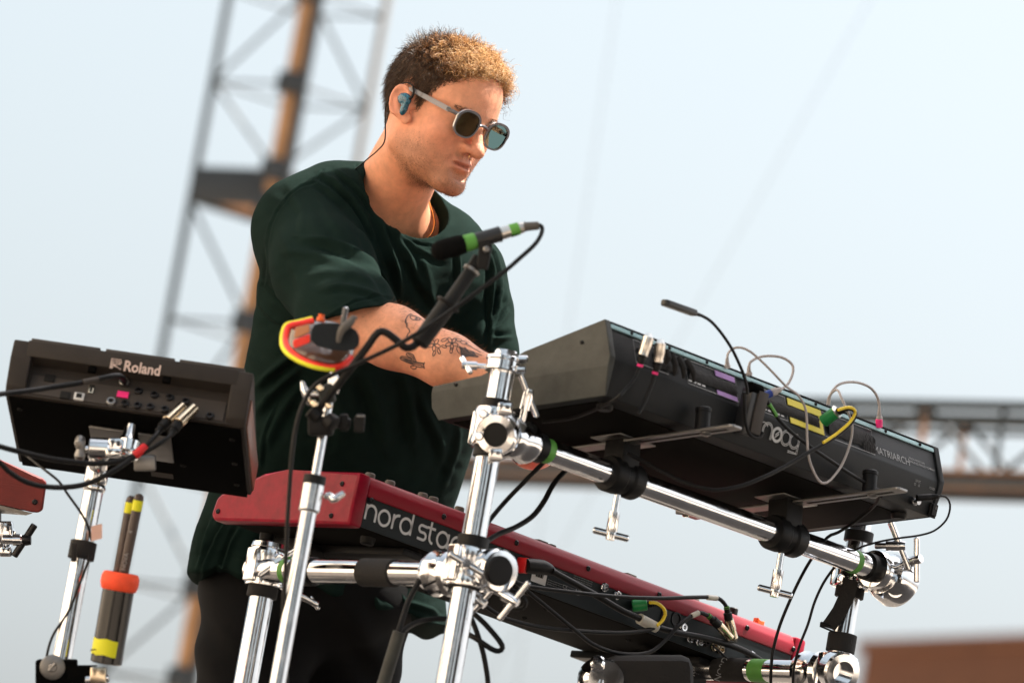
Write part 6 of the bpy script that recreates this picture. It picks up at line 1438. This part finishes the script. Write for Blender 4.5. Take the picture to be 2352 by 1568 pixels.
cable([px(u, v, d) for u, v, d in ((1150, 1345, 8.44), (1172, 1352, 8.42), (1197, 1366, 8.41), (1208, 1382, 8.41), (1200, 1396, 8.42), (1178, 1398, 8.43), (1160, 1390, 8.46))], .0030, 'black_rubber', 'short grey-black cable curl by the lower clamp\'s T-bolt')
# sampling pad leads
DP = 8.36
cB = empty('audio_lead', px(285, 880, 8.42), 'black lead entering from the left into the sampling pad\'s upper socket', 'cable')
MB().tube([px(u, v, d) for u, v, d in ((-60, 915, 8.2), (0, 905, 8.25), (60, 898, 8.28), (120, 889, 8.31), (192, 878, 8.33), (250, 865, 8.35), (272, 862, 8.37), (283, 868, 8.40), (286, 880, 8.44))], .0040, 10).build('lead', 'black_rubber', cB)
MB().tube([px(190, 878, 8.327), px(225, 871, 8.34)], .0045, 10, samp=False).build('label_sleeve', 'pad_rubber', cB)
cC = empty('audio_lead', px(310, 1045, 8.34), 'twin black lead with red sleeve rising to two silver plugs under the sampling pad', 'cable')
MB().tube([px(u, v, d) for u, v, d in ((-60, 1005, 8.2), (0, 1025, 8.25), (45, 1037, 8.27), (120, 1054, 8.30), (210, 1064, 8.32), (265, 1060, 8.33), (304, 1048, 8.335), (330, 1030, 8.34), (350, 1008, 8.35), (366, 990, 8.37))], .0040, 10).build('lead', 'black_rubber', cC)
MB().tube([px(u, v, d) for u, v, d in ((306, 1050, 8.33), (340, 1034, 8.335), (370, 1016, 8.34), (388, 1003, 8.35), (396, 992, 8.36))], .0036, 10).build('lead', 'black_rubber', cC)
MB().tube([px(u, v, d) for u, v, d in ((309, 1046, 8.331), (322, 1036, 8.333), (334, 1026, 8.338))], .0068, 12).build('red_sleeve', 'red_plastic', cC)
for (u0, v0, u1, v1, d) in ((362, 992, 384, 968, 8.37), (392, 997, 409, 972, 8.36)): plug(cC, px(u1, v1, d + .012), px(u0, v0, d), .0080, .0058, 'black_rubber', 'boot')
for (u0, v0, u1, v1, d) in ((384, 968, 420, 934, 8.382), (409, 972, 446, 937, 8.372)): plug(cC, px(u0, v0, d), px(u1, v1, d + .03), .0090, .0088, 'brass_chrome', 'plug')
cable([px(u, v, d) for u, v, d in ((-60, 1020, 8.2), (0, 1063, 8.24), (20, 1082, 8.25), (60, 1106, 8.26), (105, 1117, 8.27), (156, 1118, 8.29), (204, 1109, 8.30), (255, 1084, 8.31), (300, 1055, 8.33), (330, 1034, 8.34))], .0040, 'black_rubber', 'black cable sagging below the sampling pad in front of its post')
cable([px(u, v, d) for u, v, d in ((60, 1045, 8.5), (102, 1078, 8.44), (135, 1105, 8.42), (156, 1135, 8.41), (186, 1177, 8.40), (203, 1210, 8.40), (210, 1240, 8.41))], .0020, 'black_rubber', 'thin black wire running from under the sampling pad down to its post')
cable([px(u, v, d) for u, v, d in ((206, 1272, 8.41), (203, 1287, 8.405), (182, 1342, 8.40), (157, 1404, 8.40), (125, 1452, 8.40), (112, 1485, 8.40), (106, 1515, 8.40))], .0020, 'black_rubber', 'thin wire hanging from the cable wrap to the stick holder clamp')
# ================================================================== TATTOOS AND ARM HAIR (on the skin itself)
def onskin(pts):
    P = np.array(pts, float); out = []
    d = np.stack([(P[:, 0] - CX) / FPX, -(P[:, 1] - CY) / FPX, np.ones(len(P))], -1)
    t = np.linspace(8.70, 9.05, 141); g = d[:, None] * t[None, :, None]
    s = skin_sdf(g.reshape(-1, 3)).reshape(len(P), -1); i = np.argmax(s < 0, axis=1); ok = (s < 0).any(1)
    j = np.clip(i, 1, None); s0 = s[np.arange(len(P)), j - 1]; s1 = s[np.arange(len(P)), j]; tt = t[j - 1] + (t[1] - t[0]) * s0 / (s0 - s1)
    q = d * tt[:, None]; e = .002; Nq = np.stack([skin_sdf(q + np.eye(3)[k] * e) - skin_sdf(q - np.eye(3)[k] * e) for k in range(3)], -1); Nq /= np.linalg.norm(Nq, axis=1, keepdims=True)
    return q, Nq, ok
def dens(pts, step=3.):
    o = [pts[0]]
    for a, b in zip(pts[:-1], pts[1:]):
        n = max(1, int(math.dist(a, b) / step)); o += [(a[0] + (b[0] - a[0]) * k / n, a[1] + (b[1] - a[1]) * k / n) for k in range(1, n + 1)]
    return o
def circ(x, y, rx, ry, rot=0, a0=0, a1=360, n=14): return [(x + rx * math.cos(R_(a)) * math.cos(R_(rot)) - ry * math.sin(R_(a)) * math.sin(R_(rot)), y + rx * math.cos(R_(a)) * math.sin(R_(rot)) + ry * math.sin(R_(a)) * math.cos(R_(rot))) for a in np.linspace(a0, a1, n)]
def inkset(name, strokes, w):
    V = []; F = []
    allp = []; idx = []
    for s in strokes: pz = dens([(588 + .3 * x, 676 + .3 * y) for x, y in s]); idx.append((len(allp), len(pz))); allp += pz
    q, Nq, ok = onskin(allp)
    for a, n in idx:
        for i in range(a, a + n):
            t = q[min(i + 1, a + n - 1)] - q[max(i - 1, a)]; t /= np.linalg.norm(t) + 1e-9; sdd = np.cross(Nq[i], t); sdd /= np.linalg.norm(sdd) + 1e-9
            V += [q[i] + Nq[i] * .0006 + sdd * w / 2, q[i] + Nq[i] * .0006 - sdd * w / 2]
        for i in range(n - 1):
            if ok[a + i] and ok[a + i + 1]:
                k = 2 * (a + i) if False else None
    base_ = 0; 
    for a, n in idx:
        for i in range(n - 1):
            if ok[a + i] and ok[a + i + 1]: F.append((2 * (a + i), 2 * (a + i) + 1, 2 * (a + i) + 3, 2 * (a + i) + 2))
    o = np_obj(name, c2w(np.array(V)), np.array(F), 'ink', person); o['kind'] = 'stuff'; return o
cac = [[(1292, 528), (1240, 520), (1195, 505), (1150, 505), (1115, 500), (1103, 485), (1115, 473), (1145, 476), (1180, 488), (1195, 498)], [(1150, 462), (1158, 447), (1178, 449), (1205, 462), (1217, 490), (1228, 512)], [(1150, 462), (1170, 475), (1190, 482), (1196, 500)],
       [(1292, 556), (1255, 556), (1225, 548), (1190, 530), (1160, 520), (1118, 500)], [(1230, 552), (1225, 568), (1205, 570), (1187, 560), (1187, 546), (1205, 545), (1212, 550)], [(1292, 518), (1284, 534), (1290, 568)], [(1284, 530), (1200, 518), (1130, 490)], [(1280, 545), (1210, 530), (1150, 508)], [(1165, 455), (1200, 475), (1212, 505)], [(1110, 486), (1150, 490), (1190, 505)]]
fl = []
for (x, y) in ((1365, 385), (1500, 375)):
    for k in range(5): a = 72 * k + 20; fl.append(circ(x + 26 * math.cos(R_(a)), y + 26 * math.sin(R_(a)), 24, 13, a))
    fl.append(circ(x, y, 6, 6))
fl += [circ(1400, 435, 22, 10, 70), circ(1365, 450, 22, 9, 110), circ(1440, 400, 20, 9, 20), circ(1555, 430, 30, 14, 60), circ(1590, 370, 26, 12, 15), [(1320, 400), (1300, 385), (1325, 370)], circ(1495, 430, 22, 10, 100), circ(1310, 360, 18, 9, 40), circ(1440, 350, 24, 10, -20), circ(1550, 350, 24, 10, 10)]
drk = []
for k in range(16): drk.append([(1560 + 9 * k, 395 + 4.5 * k + 10 * math.sin(k)), (1568 + 9 * k, 430 + 3 * k), (1575 + 7 * k, 485 - 1.2 * k)])
drk += [[(1555, 400), (1600, 420), (1660, 440), (1730, 470)], [(1560, 440), (1620, 470), (1700, 480)], [(1600, 370), (1660, 410), (1720, 445)]]
sw_ = [[(1190, 148), (1160, 165), (1145, 195), (1140, 215), (1155, 232), (1150, 250), (1172, 268), (1178, 290), (1160, 305), (1155, 330)], circ(1205, 180, 28, 16, 20), circ(1235, 190, 18, 10, 0), [(1190, 160), (1230, 170), (1265, 185)], [(1140, 200), (1152, 205), (1146, 215), (1160, 222), (1150, 236), (1165, 245)], [(1255, 185), (1275, 200)], [(1150, 318), (1162, 326)]]
inkset('cactus_tattoo', cac, .0018); inkset('flower_tattoo', fl, .0013); inkset('shaded_tattoo', drk, .0016); inkset('swirl_tattoo', sw_, .0014)
# fine hair along the upper side of the forearm
ax_ = RW - RE; La = np.linalg.norm(ax_); ax_ /= La; tt = (keep_c - RE) @ ax_; NNs = vnormals(keep_c, skinF)
m = (tt > .03) & (tt < La - .01) & (np.linalg.norm(keep_c - RE - tt[:, None] * ax_, axis=1) < .07) & (NNs[:, 1] > .25) & (keep_c[:, 2] < 9.02)
ii = rng.choice(np.where(m)[0], 900); n = len(ii)
P0 = keep_c[ii] + rng.normal(0, .001, (n, 3)); D = NNs[ii] * .7 + ax_ * .8 + rng.normal(0, .35, (n, 3)); D /= np.linalg.norm(D, axis=1, keepdims=True)
Lh_ = rng.uniform(.005, .012, n)[:, None]; e = np.cross(D, rng.normal(0, 1, (n, 3))); e /= np.linalg.norm(e, axis=1, keepdims=True); e *= .00016
VV = np.stack([P0 - e, P0 + e, P0 + D * Lh_ + e * .2, P0 + D * Lh_ - e * .2], 1).reshape(-1, 3)
np_obj('arm_hair', c2w(VV), np.arange(n * 4).reshape(-1, 4), 'hair', person, {'Col': np.tile([.16, .07, .025], (n * 4, 1))})
# the last bit of air between the stage and the far towers
